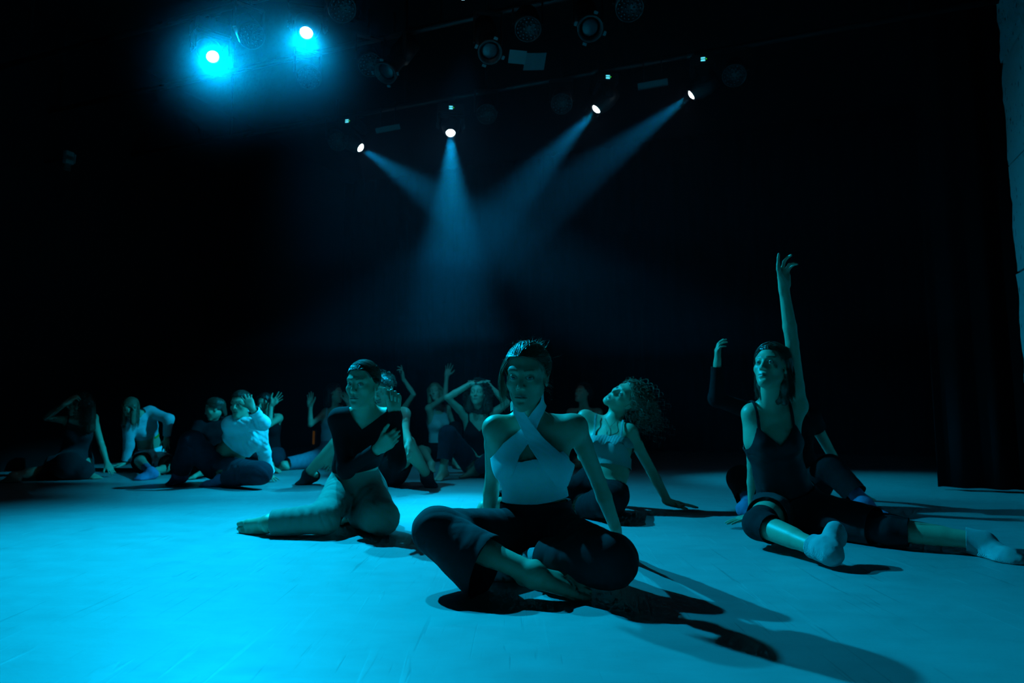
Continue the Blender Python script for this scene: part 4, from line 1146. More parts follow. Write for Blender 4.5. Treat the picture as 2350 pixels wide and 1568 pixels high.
def P2():
    S = dict(pel=(818, 1132, 'Y', 3.62), W=(816, 1072, 'Y', 3.58), C=(828, 1012, 'Y', 3.52), N=(838, 940, 'Y', 3.44), head=(832, 881, 'Y', 3.34),
             shR=(778, 962, 'Y', 3.44), shL=(898, 958, 'Y', 3.46), elR=(792, 1078, '-'), wrR=(868, 1030, '-'), elL=(912, 1062, '-'), wrL=(904, 944, 'd', .02),
             hipR=(784, 1126, 'Y', 3.56), hipL=(850, 1136, 'Y', 3.58), knR=(744, 1190, 'z', .084), anR=(614, 1202, 'z', .058),
             knL=(876, 1189, 'z', .084), anL=(800, 1180, 'Y', 3.62))
    J = solve(S, 'P2')
    mid = lerp(J['elL'], J['wrL'], .5)                      # her right hand closes round the other forearm
    J['wrR'] = at(868, 1030, mid[1] - .035); J['elR'] = at(794, 1080, J['wrR'][1] + .10)
    if DEBUG: print('P2 grip', J['shR'], J['elR'], J['wrR'], mid)
    B = Body(J, ((-.30, -.94, -.06), (.0, -.1, 1)), {'R': (toward(J, 'wrR', 905, 1003, -.035), V3(.1, .9, .2), 'grip'), 'L': (V3(-.02, -.05, 1), V3(.12, -.98, .1), 'fist')},
             {'R': (toward(J, 'anR', 515, 1207, .02), V3(.05, -.9, .42), 1.15), 'L': (V3(-1, .1, -.2), V3(0, -.3, .9))}, slim=.90, bust=.6, hs=.93)
    root = make_person(B, 'woman in a tight black long-sleeved top and khaki trousers, one fist raised by her face', DANCERS, J['pel'], .0042,
                       [(B.H.o, .15, .0022), (lerp(J['wrR'], at(905, 1003, J['wrR'][1] - .02), .8), .11, .0022), (J['wrL'] + V3(0, 0, .06), .11, .0022), (lerp(J['anR'], at(520, 1212, J['anR'][1]), .6), .14, .0026)], gaze=V3(.35, -.93, .02))
    G = torso_field(B, .004, (1.93, 1.97), ((.046, .037, .031), (.046, .037, .031)))
    wp = lerp(J['pel'], B.Wst, 1.0)
    def g2(V):
        q = B.CF.loc(V); x, y, z = np.abs(q[:, 0]), q[:, 1], q[:, 2]
        nk = np.where(y > -.01, .100 + 1.05 * x, .155) - z
        nk = np.where(x > .11, 1, nk); h = (V - wp) @ B.pu + .012*np.sin(q[:, 0]*16)
        r = np.hypot(q[:, 0], q[:, 1]); return np.minimum(nk, np.where((r < .22) & (z < -.08), h, 1))
    cloth(B, 'long_sleeved_top', G, M['black_jersey'], .0042, hems(B, 'arm', (1.93, 1.97), .07), g2, folds=arm_folds(B, .0032, .026) + [(B.C - B.cu*.08, .12, B.cu + .4*B.sl, .035, .003)], parent=root, near_torso=True)
    trousers(B, 'trousers', 'khaki_cotton', .0045, (1.90, 1.6), ((.088, .072, .060), (.088, .078, .07)), off=.010, waist=1.05, amp=.010, wl=.034, parent=root, rho=.12)
    rnd = random.Random(5); H = B.H; G = Field(); hair_cap(H, G, .006); G.ell(H.p(0, -.115, .0), H.A, vec(.032, .026, .032)*H.s, .02)
    L = strands_pulled(H, 700, (0, -.11, .0), rnd, True, off=.0068)
    hair_obj('hair', root, M['hair_brown'], G, L, [rnd.uniform(.0008, .0013) for _ in L], .0032, lambda V: np.where(H.loc(V)[:, 1] > -.085, hairline(H.loc(V)), 1.), bump=.0006)
    w = J['wrR']; d = toward(J, 'wrR', 905, 1003, -.06)
    return B

def P3():
    S = dict(pel=(1806, 1158, 'Y', 3.42), W=(1790, 1090, 'Y', 3.38), C=(1772, 1010, 'Y', 3.34), N=(1768, 930, 'Y', 3.30), head=(1769, 841, 'Y', 3.22),
             shR=(1724, 950, 'Y', 3.33), shL=(1832, 932, 'Y', 3.32), elR=(1729, 1072, 'd', .11), wrR=(1729, 1186, 'z', .05), elL=(1818, 788, 'd', -.10), wrL=(1799, 662, 'd', -.06),
             hipR=(1775, 1172, 'Y', 3.38), hipL=(1842, 1172, 'Y', 3.40), knR=(1742, 1204, 'Y', 3.03), anR=(1885, 1262, 'z', .062),
             knL=(2040, 1216, 'z', .075), anL=(2258, 1243, 'z', .06))
    J = solve(S, 'P3')
    B = Body(J, ((-.66, -.70, .24), (.12, .12, 1)), {'R': (toward(J, 'wrR', 1672, 1197, -.05), V3(0, 0, -1), 'flat'), 'L': (V3(-.02, -.05, 1), V3(.45, -.85, 0), 'dance')},
             {'R': (V3(.42, .80, .42), V3(-.75, .45, -.15), .92), 'L': (toward(J, 'anL', 2362, 1262, -.2), V3(.1, -.6, .8))}, slim=.94, bust=.8, hs=.93, bare=(False, False))
    root = make_person(B, 'woman in a black v-neck camisole reaching one arm straight up, knee pads and grey socks', DANCERS, J['pel'], .0042,
                       [(B.H.o, .15, .0022), (J['wrL'] + V3(0, -.01, .08), .13, .0021), (J['wrR'] + nrm(toward(J, 'wrR', 1672, 1197, -.05))*.08, .12, .003)], gaze=V3(-.72, -.62, .22))
    G = inflate(B.F, .005, B.tags('waist', 'rib', 'chest', 'pelvis', 'shoulder'), .015)
    cam_g = camisole_g(B, .085, .05, .085, None, .082)
    hp = J['pel'] + B.pu * .02; g = cam_g
    cloth(B, 'camisole', G, M['black_satin'], .0042, [(hp, -B.pu, .3, TORSO)], g, folds=[(B.C - B.cu*.09, .13, B.cu + .3*B.sl, .04, .004), (B.C + B.cf*.1, .09, B.cu, .03, .0015)], parent=root)
    trousers(B, 'shorts', 'charcoal_cotton', .005, (.50, .85), ((.100, .092, .088), (.108, .096, .084)), off=.012, waist=.45, amp=.009, wl=.045, parent=root, rho=.15)
    knee_pad(B, 'R', root); knee_pad(B, 'L', root)
    sock(B, 'R', 'sock_grey', root, .12, .0036, label='pale ribbed ankle sock'); sock(B, 'L', 'sock_grey', root, .18, .004, label='pale ribbed ankle sock')
    rnd = random.Random(8); H = B.H; G = Field(); hair_cap(H, G, .010)
    for m in (-1, 1):
        G.cone(H.p(m*.070, -.03, .02), H.p(m*.060, -.055, -.09), .030*H.s, .026*H.s, .02); G.cone(H.p(m*.060, -.055, -.09), H.p(m*.055, -.075, -.17), .026*H.s, .016*H.s, .02)
    G.cone(H.p(0, -.085, .0), H.p(0, -.09, -.15), .055*H.s, .03*H.s, .03)
    L = strands_fall(H, 460, rnd, .16, .004, .12, off=.0115, front=-.005, back=-.09, spread=.012)
    L += strands_pulled(H, 260, (0, -.10, -.03), rnd, True, off=.0112)
    hair_obj('hair', root, M['hair_brown'], G, L, [rnd.uniform(.0009, .0015) for _ in L], .0036, lambda V: np.where((H.loc(V)[:, 1] > -.02) & (H.loc(V)[:, 2] > -.02), hairline(H.loc(V)), 1.))

def P4():
    S = dict(pel=(1835, 1108, 'Y', 4.35), W=(1825, 1060, 'Y', 4.33), C=(1812, 1005, 'Y', 4.30), N=(1802, 945, 'Y', 4.28), head=(1806, 872, 'Y', 4.25),
             shR=(1748, 952, 'Y', 4.27), shL=(1862, 960, 'Y', 4.28), elR=(1643, 916, 'd', -.06), wrR=(1646, 834, 'd', -.08), elL=(1908, 1042, 'd', .22), wrL=(1962, 1128, 'z', .06),
             hipR=(1805, 1112, 'Y', 4.30), hipL=(1868, 1112, 'Y', 4.32), knR=(1700, 1100, 'Y', 4.12), anR=(1722, 1158, 'z', .07), knL=(1905, 1075, 'Y', 4.05), anL=(1985, 1156, 'z', .08))
    J = solve(S, 'P4')
    B = Body(J, ((-.3, -.9, .1), (0, 0, 1)), {'R': (V3(-.05, -.1, 1), V3(.9, -.2, .2), 'relaxed'), 'L': (toward(J, 'wrL', 1990, 1140, -.02), V3(0, 0, -1), 'flat')},
             {'R': (V3(.5, -.8, -.2), V3(0, .2, 1)), 'L': (V3(.6, -.7, -.2), V3(0, .2, 1))}, bust=.6, slim=.95, detail=False, bare=(False, False))
    root = make_person(B, 'person in dark clothes hidden behind the reaching woman, one wrist bent upward to her left', DANCERS, J['pel'], .0055, [(J['wrR'] + V3(0, 0, .07), .11, .003), (J['wrL'], .12, .0035)])
    G = torso_field(B, .006, (1.93, .25), ((.056, .044, .035), (.058, .05, .058)))
    cloth(B, 'top', G, M['black_jersey'], .006, hems(B, 'arm', (1.93, .25), .09), camisole_g(B, .17, .17, .04, None, 0), folds=arm_folds(B), parent=root, near_torso=True)
    trousers(B, 'trousers', 'black_jersey', .006, (1.75, 1.75), parent=root)
    sock(B, 'R', 'sock_lilac', root, .3, .005, False); sock(B, 'L', 'sock_lilac', root, .3, .005, False)
    G = Field(); hair_cap(B.H, G, .012); G.cone(B.H.p(0, -.07, .0), B.H.p(0, -.08, -.14), .06, .03, .03)
    hair_obj('hair', root, M['hair_dark'], G, None, None, .005, lambda V: np.where(B.H.loc(V)[:, 1] > -.03, hairline(B.H.loc(V)), 1.))

def P5():
    S = dict(pel=(1372, 1128, 'Y', 4.08), W=(1398, 1082, 'Y', 4.10), C=(1398, 1028, 'Y', 4.14), N=(1402, 966, 'Y', 4.20), head=(1436, 911, 'Y', 4.18),
             shR=(1342, 958, 'Y', 4.24), shL=(1446, 992, 'Y', 4.12), elR=(1336, 1048, '+'), wrR=(1386, 1072, '-'), elL=(1494, 1080, 'd', .10), wrL=(1533, 1152, 'z', .05),
             hipR=(1345, 1132, 'Y', 4.08), hipL=(1404, 1138, 'Y', 4.04), knR=(1232, 1140, 'Y', 3.95), anR=(1112, 1164, 'z', .07), knL=(1398, 1150, 'Y', 3.72), anL=(1325, 1172, 'Y', 4.0))
    J = solve(S, 'P5')
    B = Body(J, ((-.62, -.62, .50), (.84, -.22, .50)), {'R': (toward(J, 'wrR', 1400, 1112, -.05), V3(.1, .9, 0), 'flat'), 'L': (toward(J, 'wrL', 1588, 1160, -.02), V3(0, 0, -1), 'flat')},
             {'R': (toward(J, 'anR', 1075, 1184, -.05), V3(-.2, -.3, .9)), 'L': (V3(-1, .2, -.1), V3(0, .2, 1))}, slim=.95, bust=.75, hs=.96)
    root = make_person(B, 'curly-haired woman leaning back on one hand with her head thrown back, frilled camisole', DANCERS, J['pel'], .0046,
                       [(B.H.o, .155, .0026), (J['wrL'] + V3(.08, 0, 0), .12, .003), (J['wrR'] + V3(.02, 0, -.08), .11, .003)], gaze=B.H.f)
    G = inflate(B.F, .006, B.tags('waist', 'rib', 'chest', 'shoulder'), .015)
    gg = camisole_g(B, .035, .03, .0, None, .082)
    def g(V):
        q = B.CF.loc(V); return np.minimum(gg(V), np.minimum(q[:, 2] + .125, np.where(np.abs(q[:, 0]) > .14, -1, 1)))
    cloth(B, 'camisole', G, M['cream_camisole'], .0046, (), g, folds=[(B.C + B.cf*.09 - B.cu*.05, .07, B.sl, .02, .003), (B.C - B.cu*.09, .08, B.cu, .03, .005)], parent=root, solid=.002)
    G = inflate(B.F, .012, B.tags('rib', 'chest'), .015)
    def g3(V):
        q = B.CF.loc(V); w_ = .012 * np.sin(q[:, 0] * 90); return np.minimum(.042 + .3*w_ - q[:, 2], q[:, 2] + .012 + w_)
    cloth(B, 'frill', G, M['cream_camisole'], .0045, (), g3, folds=[(B.C + B.cf*.09, .16, B.sl, .016, .007)], parent=root, solid=.0015)
    rnd = random.Random(21); H = B.H
    nl = []
    for k in (-1, 1):
        a = J['N'] + B.cf*.045 + B.sl*k*.045; b = B.C + B.cf*.095 + B.cu*.065; t_ = np.linspace(0, 1, 10)[:, None]
        nl.append(lerp(a, b, t_) + B.cf * .010 * np.sin(t_ * math.pi))
    V, T = tubes(nl, [.0012, .0012], 5, 1.); V2, T2 = tubes([[nl[0][-1], nl[0][-1] - B.cu*.018]], [.004], 6, .6)
    mesh_from(np.concatenate([V, V2]), np.concatenate([T, T2 + len(V)]), 'necklace', M['silver'], parent=root)['label'] = 'thin necklace with a small pendant'
    trousers(B, 'trousers', 'black_jersey', .0055, (1.72, 1.7), ((.102, .082, .07), (.102, .086, .075)), off=.010, waist=.55, parent=root)
    G = Field(); hair_cap(H, G, .014); dn = V3(.42, .0, -.9)
    G.cone(H.p(0, -.06, .05), H.p(0, -.11, .06), .075, .05, .03)
    L = strands_curly(H, 300, rnd, .20, .009, .055, dn, .013, .35)
    L += strands_curly(H, 60, rnd, .26, .014, .06, V3(.6, 0, -.8), .016, .9)
    hair_obj('hair', root, M['hair_light'], G, L, [rnd.uniform(.0010, .0018) for _ in L], .0042, lambda V: np.where(H.loc(V)[:, 1] > -.06, hairline(H.loc(V)), 1.), bump=.002)

def P6():
    S = dict(pel=(1345, 1046, 'Y', 7.35), W=(1344, 1018, 'Y', 7.34), C=(1342, 985, 'Y', 7.32), N=(1342, 940, 'Y', 7.30), head=(1337, 902, 'Y', 7.25),
             shR=(1310, 947, 'Y', 7.30), shL=(1374, 947, 'Y', 7.30), elR=(1300, 1000, 'd', .1), wrR=(1298, 1050, 'd', .1), elL=(1384, 1000, 'd', .1), wrL=(1395, 1052, 'd', .1),
             hipR=(1330, 1050, 'Y', 7.3), hipL=(1362, 1050, 'Y', 7.3), knR=(1280, 1040, 'Y', 7.05), anR=(1330, 1062, 'z', .07), knL=(1412, 1044, 'Y', 7.05), anL=(1370, 1064, 'z', .08))
    J = solve(S, 'P6')
    B = Body(J, ((-.72, -.62, .30), (.1, .15, 1)), {'R': (V3(0, .2, -1), V3(0, 1, 0), 'flat'), 'L': (V3(.2, .2, -1), V3(0, 1, 0), 'flat')},
             {'R': (V3(.8, -.4, -.1), V3(0, -.3, 1)), 'L': (V3(-.8, -.4, -.1), V3(0, -.3, 1))}, bust=.6, slim=.92, detail=False)
    root = make_person(B, 'short-haired dancer sitting far behind the leaning woman, face turned up to the left', DANCERS, J['pel'], .0065, [(B.H.o, .15, .0032)])
    G = torso_field(B, .006); cloth(B, 'sleeveless_top', G, M['black_jersey'], .007, (), lambda V: np.minimum(camisole_g(B, .13, .14, .03, None, .08)(V), .155 - np.abs(B.CF.loc(V)[:, 0])), parent=root)
    trousers(B, 'trousers', 'black_jersey', .0075, (1.8, 1.8), parent=root)
    rnd = random.Random(3); G = Field(); hair_cap(B.H, G, .012); L = strands_curly(B.H, 160, rnd, .03, .008, .03, V3(0, 0, -1), .012, .3)
    hair_obj('hair', root, M['hair_dark'], G, L, [.0022] * len(L), .005, lambda V: hairline(B.H.loc(V)), bump=.004)

def P7():
    S = dict(pel=(1098, 1064, 'Y', 6.25), W=(1100, 1030, 'Y', 6.24), C=(1100, 990, 'Y', 6.20), N=(1098, 942, 'Y', 6.16), head=(1096, 902, 'Y', 6.10),
             shR=(1066, 952, 'Y', 6.16), shL=(1131, 950, 'Y', 6.18), elR=(1027, 913, 'd', -.14), wrR=(1080, 881, 'd', .06), elL=(1164, 925, 'd', .0), wrL=(1118, 882, 'd', -.02),
             hipR=(1082, 1066, 'Y', 6.2), hipL=(1116, 1066, 'Y', 6.2), knR=(1028, 998, 'Y', 6.0), anR=(1017, 1080, 'z', .08), knL=(1150, 1050, 'Y', 5.9), anL=(1085, 1078, 'z', .07))
    J = solve(S, 'P7')
    B = Body(J, ((-.15, -.97, .12), (0, 0, 1)), {'R': (toward(J, 'wrR', 1104, 877, .0), V3(.1, .3, -1), 'flat'), 'L': (V3(-1, 0, .2), V3(-.1, .3, -1), 'flat')},
             {'R': (toward(J, 'anR', 1002, 1090, -.10), V3(-.3, -.6, .6)), 'L': (V3(-.8, -.5, -.1), V3(0, -.2, 1))}, bust=.6, slim=.94, detail=False)
    root = make_person(B, 'curly-haired woman in dark clothes with both hands on top of her head, one knee up', DANCERS, J['pel'], .0055, [(B.H.o, .16, .003), (J['anR'], .14, .004)])
    G = torso_field(B, .006); cloth(B, 'top', G, M['black_jersey'], .0065, (), lambda V: np.minimum(camisole_g(B, .12, .12, .10, None, .09)(V), .15 - np.abs(B.CF.loc(V)[:, 0])), parent=root)
    trousers(B, 'trousers', 'navy_cotton', .0065, (1.72, 1.75), ((.098, .080, .066), (.098, .08, .066)), parent=root)
    rnd = random.Random(31); H = B.H; G = Field(); hair_cap(H, G, .015)
    for m in (-1, 1): G.cone(H.p(m*.075, -.03, .01), H.p(m*.10, -.04, -.15), .042, .045, .03)
    G.cone(H.p(0, -.09, .0), H.p(0, -.1, -.16), .07, .07, .03)
    L = strands_curly(H, 300, rnd, .22, .013, .04, DOWN, .016, .9)
    L = [l for l in L if not ((B.H.loc(l)[:, 1] > .06) & (np.abs(B.H.loc(l)[:, 0]) < .06) & (B.H.loc(l)[:, 2] < .05)).any()]
    hair_obj('hair', root, M['hair_brown'], G, L, [rnd.uniform(.0016, .0026) for _ in L], .0055, lambda V: np.where((H.loc(V)[:, 1] > -.02) & (H.loc(V)[:, 2] > -.0), hairline(H.loc(V)), np.where(H.loc(V)[:, 1] > .02, -1, 1)), bump=.004)

def P8():
    S = dict(pel=(1006, 1036, 'Y', 6.75), W=(1006, 1010, 'Y', 6.74), C=(1004, 972, 'Y', 6.72), N=(1000, 930, 'Y', 6.68), head=(998, 899, 'Y', 6.60),
             shR=(984, 938, 'Y', 6.60), shL=(1026, 938, 'Y', 6.82), elR=(1021, 911, '-'), wrR=(1025, 865, 'd', .02), elL=(1046, 988, 'd', .08), wrL=(1054, 1020, 'd', -.12),
             hipR=(992, 1046, 'Y', 6.68), hipL=(1020, 1046, 'Y', 6.76), knR=(968, 1032, 'Y', 6.38), anR=(990, 1064, 'z', .08), knL=(1044, 984, 'Y', 6.6), anL=(1046, 1056, 'z', .09))
    J = solve(S, 'P8', 0.92, 1.3)
    B = Body(J, ((-.12, -.98, .10), (-.12, 0, 1)), {'R': (toward(J, 'wrR', 1031, 838, .0), V3(-.05, -1, .05), 'spread'), 'L': (V3(.3, -.5, -.7), V3(-.5, 0, -.8), 'relaxed')},
             {'R': (V3(.15, -.9, -.2), V3(0, -.3, .9)), 'L': (V3(.5, -.8, -.2), V3(0, -.2, .9))}, scale=0.92, bust=.9, slim=.96, detail=False)
    root = make_person(B, 'fair-haired woman in a pale sleeveless top raising an open spread hand', DANCERS, J['pel'], .0055, [(B.H.o, .15, .003), (J['wrR'] + V3(.01, 0, .08), .12, .0026)])
    G = torso_field(B, .006)
    def g(V):
        q = B.CF.loc(V); return np.minimum(np.minimum(camisole_g(B, .13, .14, .02, None, .08)(V), .145 - np.abs(q[:, 0])), (V - lerp(J['pel'], B.Wst, .85)) @ B.pu)
    cloth(B, 'top', G, M['pale_top'], .006, (), g, folds=[(B.C + B.cf*.08, .12, B.sl + .5*B.cu, .03, .005)], parent=root)
    trousers(B, 'trousers', 'black_jersey', .007, (.75, 1.75), ((.10, .085, .08), (.098, .08, .066)), waist=.8, parent=root)
    rnd = random.Random(12); H = B.H; G = Field(); hair_cap(H, G, .012)
    for m in (-1, 1): G.cone(H.p(m*.075, -.015, .03), H.p(m*.085, -.02, -.13), .032, .028, .02)
    G.cone(H.p(0, -.085, .0), H.p(0, -.09, -.14), .06, .05, .03)
    L = strands_fall(H, 240, rnd, .14, .006, .09, front=.02, spread=.02)
    hair_obj('hair', root, M['hair_blond'], G, L, [rnd.uniform(.0014, .0022) for _ in L], .005, lambda V: np.where((H.loc(V)[:, 1] > .0) & (H.loc(V)[:, 2] > -.0), hairline(H.loc(V)), 1))

def P9():
    S = dict(pel=(876, 1078, 'Y', 5.55), W=(884, 1040, 'Y', 5.56), C=(892, 998, 'Y', 5.54), N=(892, 946, 'Y', 5.48), head=(876, 896, 'Y', 5.36),
             shR=(840, 958, 'Y', 5.50), shL=(928, 950, 'Y', 5.48), elR=(800, 1010, 'd', .1), wrR=(770, 1040, 'd', -.15), elL=(930, 992, '-'), wrL=(938, 1016, 'd', -.20),
             hipR=(858, 1082, 'Y', 5.50), hipL=(905, 1084, 'Y', 5.48), knR=(772, 1020, 'Y', 5.35), anR=(706, 1088, 'z', .085), knL=(936, 1018, 'Y', 5.14), anL=(980, 1092, 'z', .085))
    J = solve(S, 'P9', 1.08)
    B = Body(J, ((-.35, -.88, -.30), (-.28, -.1, .95)), {'R': (V3(-.3, -.4, -.7), V3(-.4, 0, -.6), 'relaxed'), 'L': (V3(.25, -.6, -.7), V3(-.5, -.2, -.7), 'relaxed')},
             {'R': (toward(J, 'anR', 668, 1112, -.03), V3(-.3, -.1, .9)), 'L': (toward(J, 'anL', 996, 1116, -.16), V3(.1, -.6, .7))}, scale=1.06, bust=0, slim=1.0, hs=.98, male=True, detail=False, bare=(False, False))
    root = make_person(B, 'short-haired man behind the khaki-trousered woman, bare legs apart in black ankle socks', DANCERS, J['pel'], .0055, [(B.H.o, .16, .003)])
    G = torso_field(B, .008); cloth(B, 'tank_top', G, M['black_jersey'], .0065, (), lambda V: np.minimum(camisole_g(B, .13, .14, .04, None, .09)(V), .155 - np.abs(B.CF.loc(V)[:, 0])), parent=root)
    trousers(B, 'shorts', 'black_jersey', .0065, (.55, .50), ((.112, .10, .105), (.112, .10, .105)), off=.012, waist=.8, parent=root)
    sock(B, 'R', 'sock_black', root, .10, .0045, False); sock(B, 'L', 'sock_black', root, .10, .0045, False)
    rnd = random.Random(9); H = B.H; G = Field(); hair_cap(H, G, .011); G.ell(H.p(0, .03, .105), H.A, vec(.055, .05, .028), .02)
    L = strands_curly(H, 200, rnd, .028, .006, .03, nrm(H.f + .3*H.l), .012, .45, -.0)
    hair_obj('hair', root, M['hair_brown'], G, L, [.0020] * len(L), .0045, lambda V: hairline(H.loc(V)), bump=.003)

def P10():
    S = dict(pel=(880, 1042, 'Y', 6.5), W=(884, 1022, 'Y', 6.5), C=(888, 990, 'Y', 6.48), N=(888, 946, 'Y', 6.46), head=(880, 908, 'Y', 6.42),
             shR=(856, 952, 'Y', 6.46), shL=(920, 948, 'Y', 6.46), elR=(838, 1000, 'd', .1), wrR=(830, 1040, 'd', -.1), elL=(949, 905, 'd', -.16), wrL=(925, 869, 'd', -.05),
             hipR=(864, 1058, 'Y', 6.45), hipL=(900, 1058, 'Y', 6.45), knR=(830, 1040, 'Y', 6.2), anR=(860, 1068, 'z', .08), knL=(925, 1040, 'Y', 6.2), anL=(905, 1068, 'z', .08))
    J = solve(S, 'P10', 0.92, 1.3)
    B = Body(J, ((-.2, -.95, .1), (0, 0, 1)), {'R': (V3(0, -.3, -1), V3(0, 1, 0), 'relaxed'), 'L': (V3(-.05, -.1, 1), V3(-.85, -.3, .2), 'dance')},
             {'R': (V3(.6, -.6, -.1), V3(0, -.2, 1)), 'L': (V3(-.6, -.6, -.1), V3(0, -.2, 1))}, scale=0.92, bust=.6, slim=.92, detail=False)
    root = make_person(B, 'dancer hidden behind the short-haired man, only a bent bare arm raised above him', DANCERS, J['pel'], .0065, [(J['wrL'] + V3(0, 0, .07), .11, .0028)], eyes=False)
    G = torso_field(B, .006); cloth(B, 'top', G, M['black_jersey'], .0075, (), lambda V: np.minimum(camisole_g(B, .12, .14, .03, None, .08)(V), .15 - np.abs(B.CF.loc(V)[:, 0])), parent=root)
    trousers(B, 'trousers', 'black_jersey', .0075, (1.8, 1.8), parent=root)
    G = Field(); hair_cap(B.H, G, .011); hair_obj('hair', root, M['hair_dark'], G, None, None, .006, lambda V: hairline(B.H.loc(V)), bump=.002)

def P11():
    S = dict(pel=(764, 1036, 'Y', 6.62), W=(762, 1002, 'Y', 6.62), C=(764, 968, 'Y', 6.62), N=(768, 930, 'Y', 6.60), head=(769, 902, 'Y', 6.56),
             shR=(746, 948, 'Y', 6.58), shL=(796, 946, 'Y', 6.66), elR=(712, 975, '-'), wrR=(712, 934, 'd', .02), elL=(806, 955, 'd', -.22), wrL=(800, 926, 'd', .05),
             hipR=(752, 1040, 'Y', 6.58), hipL=(780, 1040, 'Y', 6.64), knR=(712, 1056, 'Y', 6.28), anR=(650, 1066, 'z', .06), knL=(800, 1052, 'Y', 6.3), anL=(745, 1066, 'Y', 6.7))
    J = solve(S, 'P11', 0.92, 0.8)
    B = Body(J, ((.96, -.28, .04), (-.03, 0, 1)), {'R': (toward(J, 'wrR', 712, 904, .0), V3(.0, -1, .05), 'flat'), 'L': (V3(-.25, -.1, 1), V3(.0, -.9, .2), 'relaxed')},
             {'R': (V3(-1, .1, -.1), V3(0, -.2, 1)), 'L': (V3(-1, .4, -.1), V3(0, -.2, 1))}, scale=0.92, bust=.7, slim=.94, detail=True)
    root = make_person(B, 'dark-haired woman in profile facing right, pale palm raised, jeans', DANCERS, J['pel'], .0055, [(B.H.o, .15, .0028), (J['wrR'] + V3(0, 0, .07), .11, .0026), (J['wrL'] + V3(0, 0, .07), .1, .003)], gaze=V3(.97, -.2, 0))
    G = torso_field(B, .006)
    cloth(B, 'camisole', G, M['grey_knit'], .006, (), lambda V: np.minimum(np.minimum(camisole_g(B, .05, .02, .03, None, .082)(V), .135 - np.abs(B.CF.loc(V)[:, 0])), (V - lerp(J['pel'], B.Wst, .7)) @ B.pu), parent=root)
    trousers(B, 'jeans', 'denim', .006, (1.85, 1.8), ((.100, .080, .062), (.098, .08, .066)), waist=.75, amp=.007, parent=root)
    rnd = random.Random(14); H = B.H; G = Field(); hair_cap(H, G, .012)
    for m in (-1, 1): G.cone(H.p(m*.07, -.04, .02), H.p(m*.065, -.06, -.12), .036, .030, .02)
    G.cone(H.p(0, -.09, .01), H.p(0, -.10, -.15), .06, .05, .03)
    L = strands_fall(H, 240, rnd, .15, .003, .12, front=-.01, spread=.01)
    hair_obj('hair', root, M['hair_dark'], G, L, [rnd.uniform(.0014, .0022) for _ in L], .005, lambda V: np.where((H.loc(V)[:, 1] > -.02) & (H.loc(V)[:, 2] > -.02), hairline(H.loc(V)), 1))
    return B

def P12():
    S = dict(pel=(506, 1066, 'Y', 5.62), W=(534, 1034, 'Y', 5.60), C=(560, 1000, 'Y', 5.56), N=(556, 962, 'Y', 5.52), head=(552, 929, 'Y', 5.44),
             shR=(530, 976, 'Y', 5.46), shL=(594, 984, 'Y', 5.58), elR=(604, 972, '-'), wrR=(578, 938, 'Y', 5.28), elL=(606, 1038, 'd', .12), wrL=(613, 1088, 'z', .06),
             hipR=(492, 1070, 'Y', 5.58), hipL=(520, 1078, 'Y', 5.50), knR=(440, 1016, 'Y', 5.40), anR=(408, 1090, 'z', .075), knL=(598, 1086, 'Y', 5.22), anL=(505, 1100, 'z', .06))
    J = solve(S, 'P12')
    B = Body(J, ((-.18, -.96, .02), (-.08, -.05, 1)), {'R': (toward(J, 'wrR', 563, 903, .03), V3(-.25, .95, .1), 'claw'), 'L': (toward(J, 'wrL', 632, 1104, -.1), V3(0, 0, -1), 'spread')},
             {'R': (toward(J, 'anR', 385, 1106, -.1), V3(-.2, -.3, .9)), 'L': (V3(-1, -.2, -.1), V3(0, -.5, .8))}, bust=.7, slim=.94, detail=True, bare=(False, False))
    root = make_person(B, 'woman in a loose white blouse leaning on one hand, other hand before her face', DANCERS, J['pel'], .0055, [(B.H.o, .16, .0028), (J['wrL'] + V3(.04, -.02, 0), .10, .003)])
    G = inflate(B.F, .014, B.tags('rib', 'chest', 'shoulder'), .02)
    G.cone(lerp(B.Wst, B.C, .35), B.C, .138, .138, .05, nrm(B.cf + B.pf), .8, 'b')
    for nm, t, r in (('R', 1.90, (.062, .050, .044)), ('L', 1.90, (.064, .048, .066))): sleeve(G, B, 'arm', nm, t, *r, k=.04)
    def g(V):
        q = B.CF.loc(V); x, y, z = np.abs(q[:, 0]), q[:, 1], q[:, 2]; r = np.hypot(q[:, 0], y)
        g_ = np.where(r < .075, .150 - .25*(y > 0)*.1 - z, 1); return np.minimum(g_, np.where(r < .22, (V - lerp(B.Wst, B.C, .36)) @ B.pu, 1))
    fl = []
    for nm in ('R', 'L'):
        s, e, w = fr(B, nm, 'arm')
        fl += [(e, .12, nrm(e - s), .04, .012), (lerp(s, e, .5), .13, nrm(B.cu + .9*B.sl), .036, .013), (lerp(e, w, .6), .12, nrm(w - e) + .6*B.sl, .036, .012)]
    fl += [(B.C, .2, B.cu*.6 + B.sl, .045, .014)]
    cloth(B, 'blouse', G, M['white_cotton'], .0052, hems(B, 'arm', (1.9, 1.9), .10), g, folds=fl, parent=root, rough=.002, solid=.0015, near_torso=True)
    trousers(B, 'trousers', 'navy_cotton', .006, (1.80, 1.82), ((.105, .090, .080), (.104, .084, .070)), waist=.70, amp=.009, wl=.045, parent=root)
    sock(B, 'R', 'sock_lilac', root, .25, .005, False); sock(B, 'L', 'sock_lilac', root, .25, .005, False)
    rnd = random.Random(17); H = B.H; G = Field(); hair_cap(H, G, .009); G.ell(H.p(.02, -.115, .03), H.A, vec(.035, .03, .035), .02)
    L = strands_pulled(H, 240, (.02, -.11, .03), rnd, off=.010); 
    hair_obj('hair', root, M['hair_brown'], G, L, [.0016] * len(L), .0045, lambda V: np.where(H.loc(V)[:, 1] > -.085, hairline(H.loc(V)), 1))

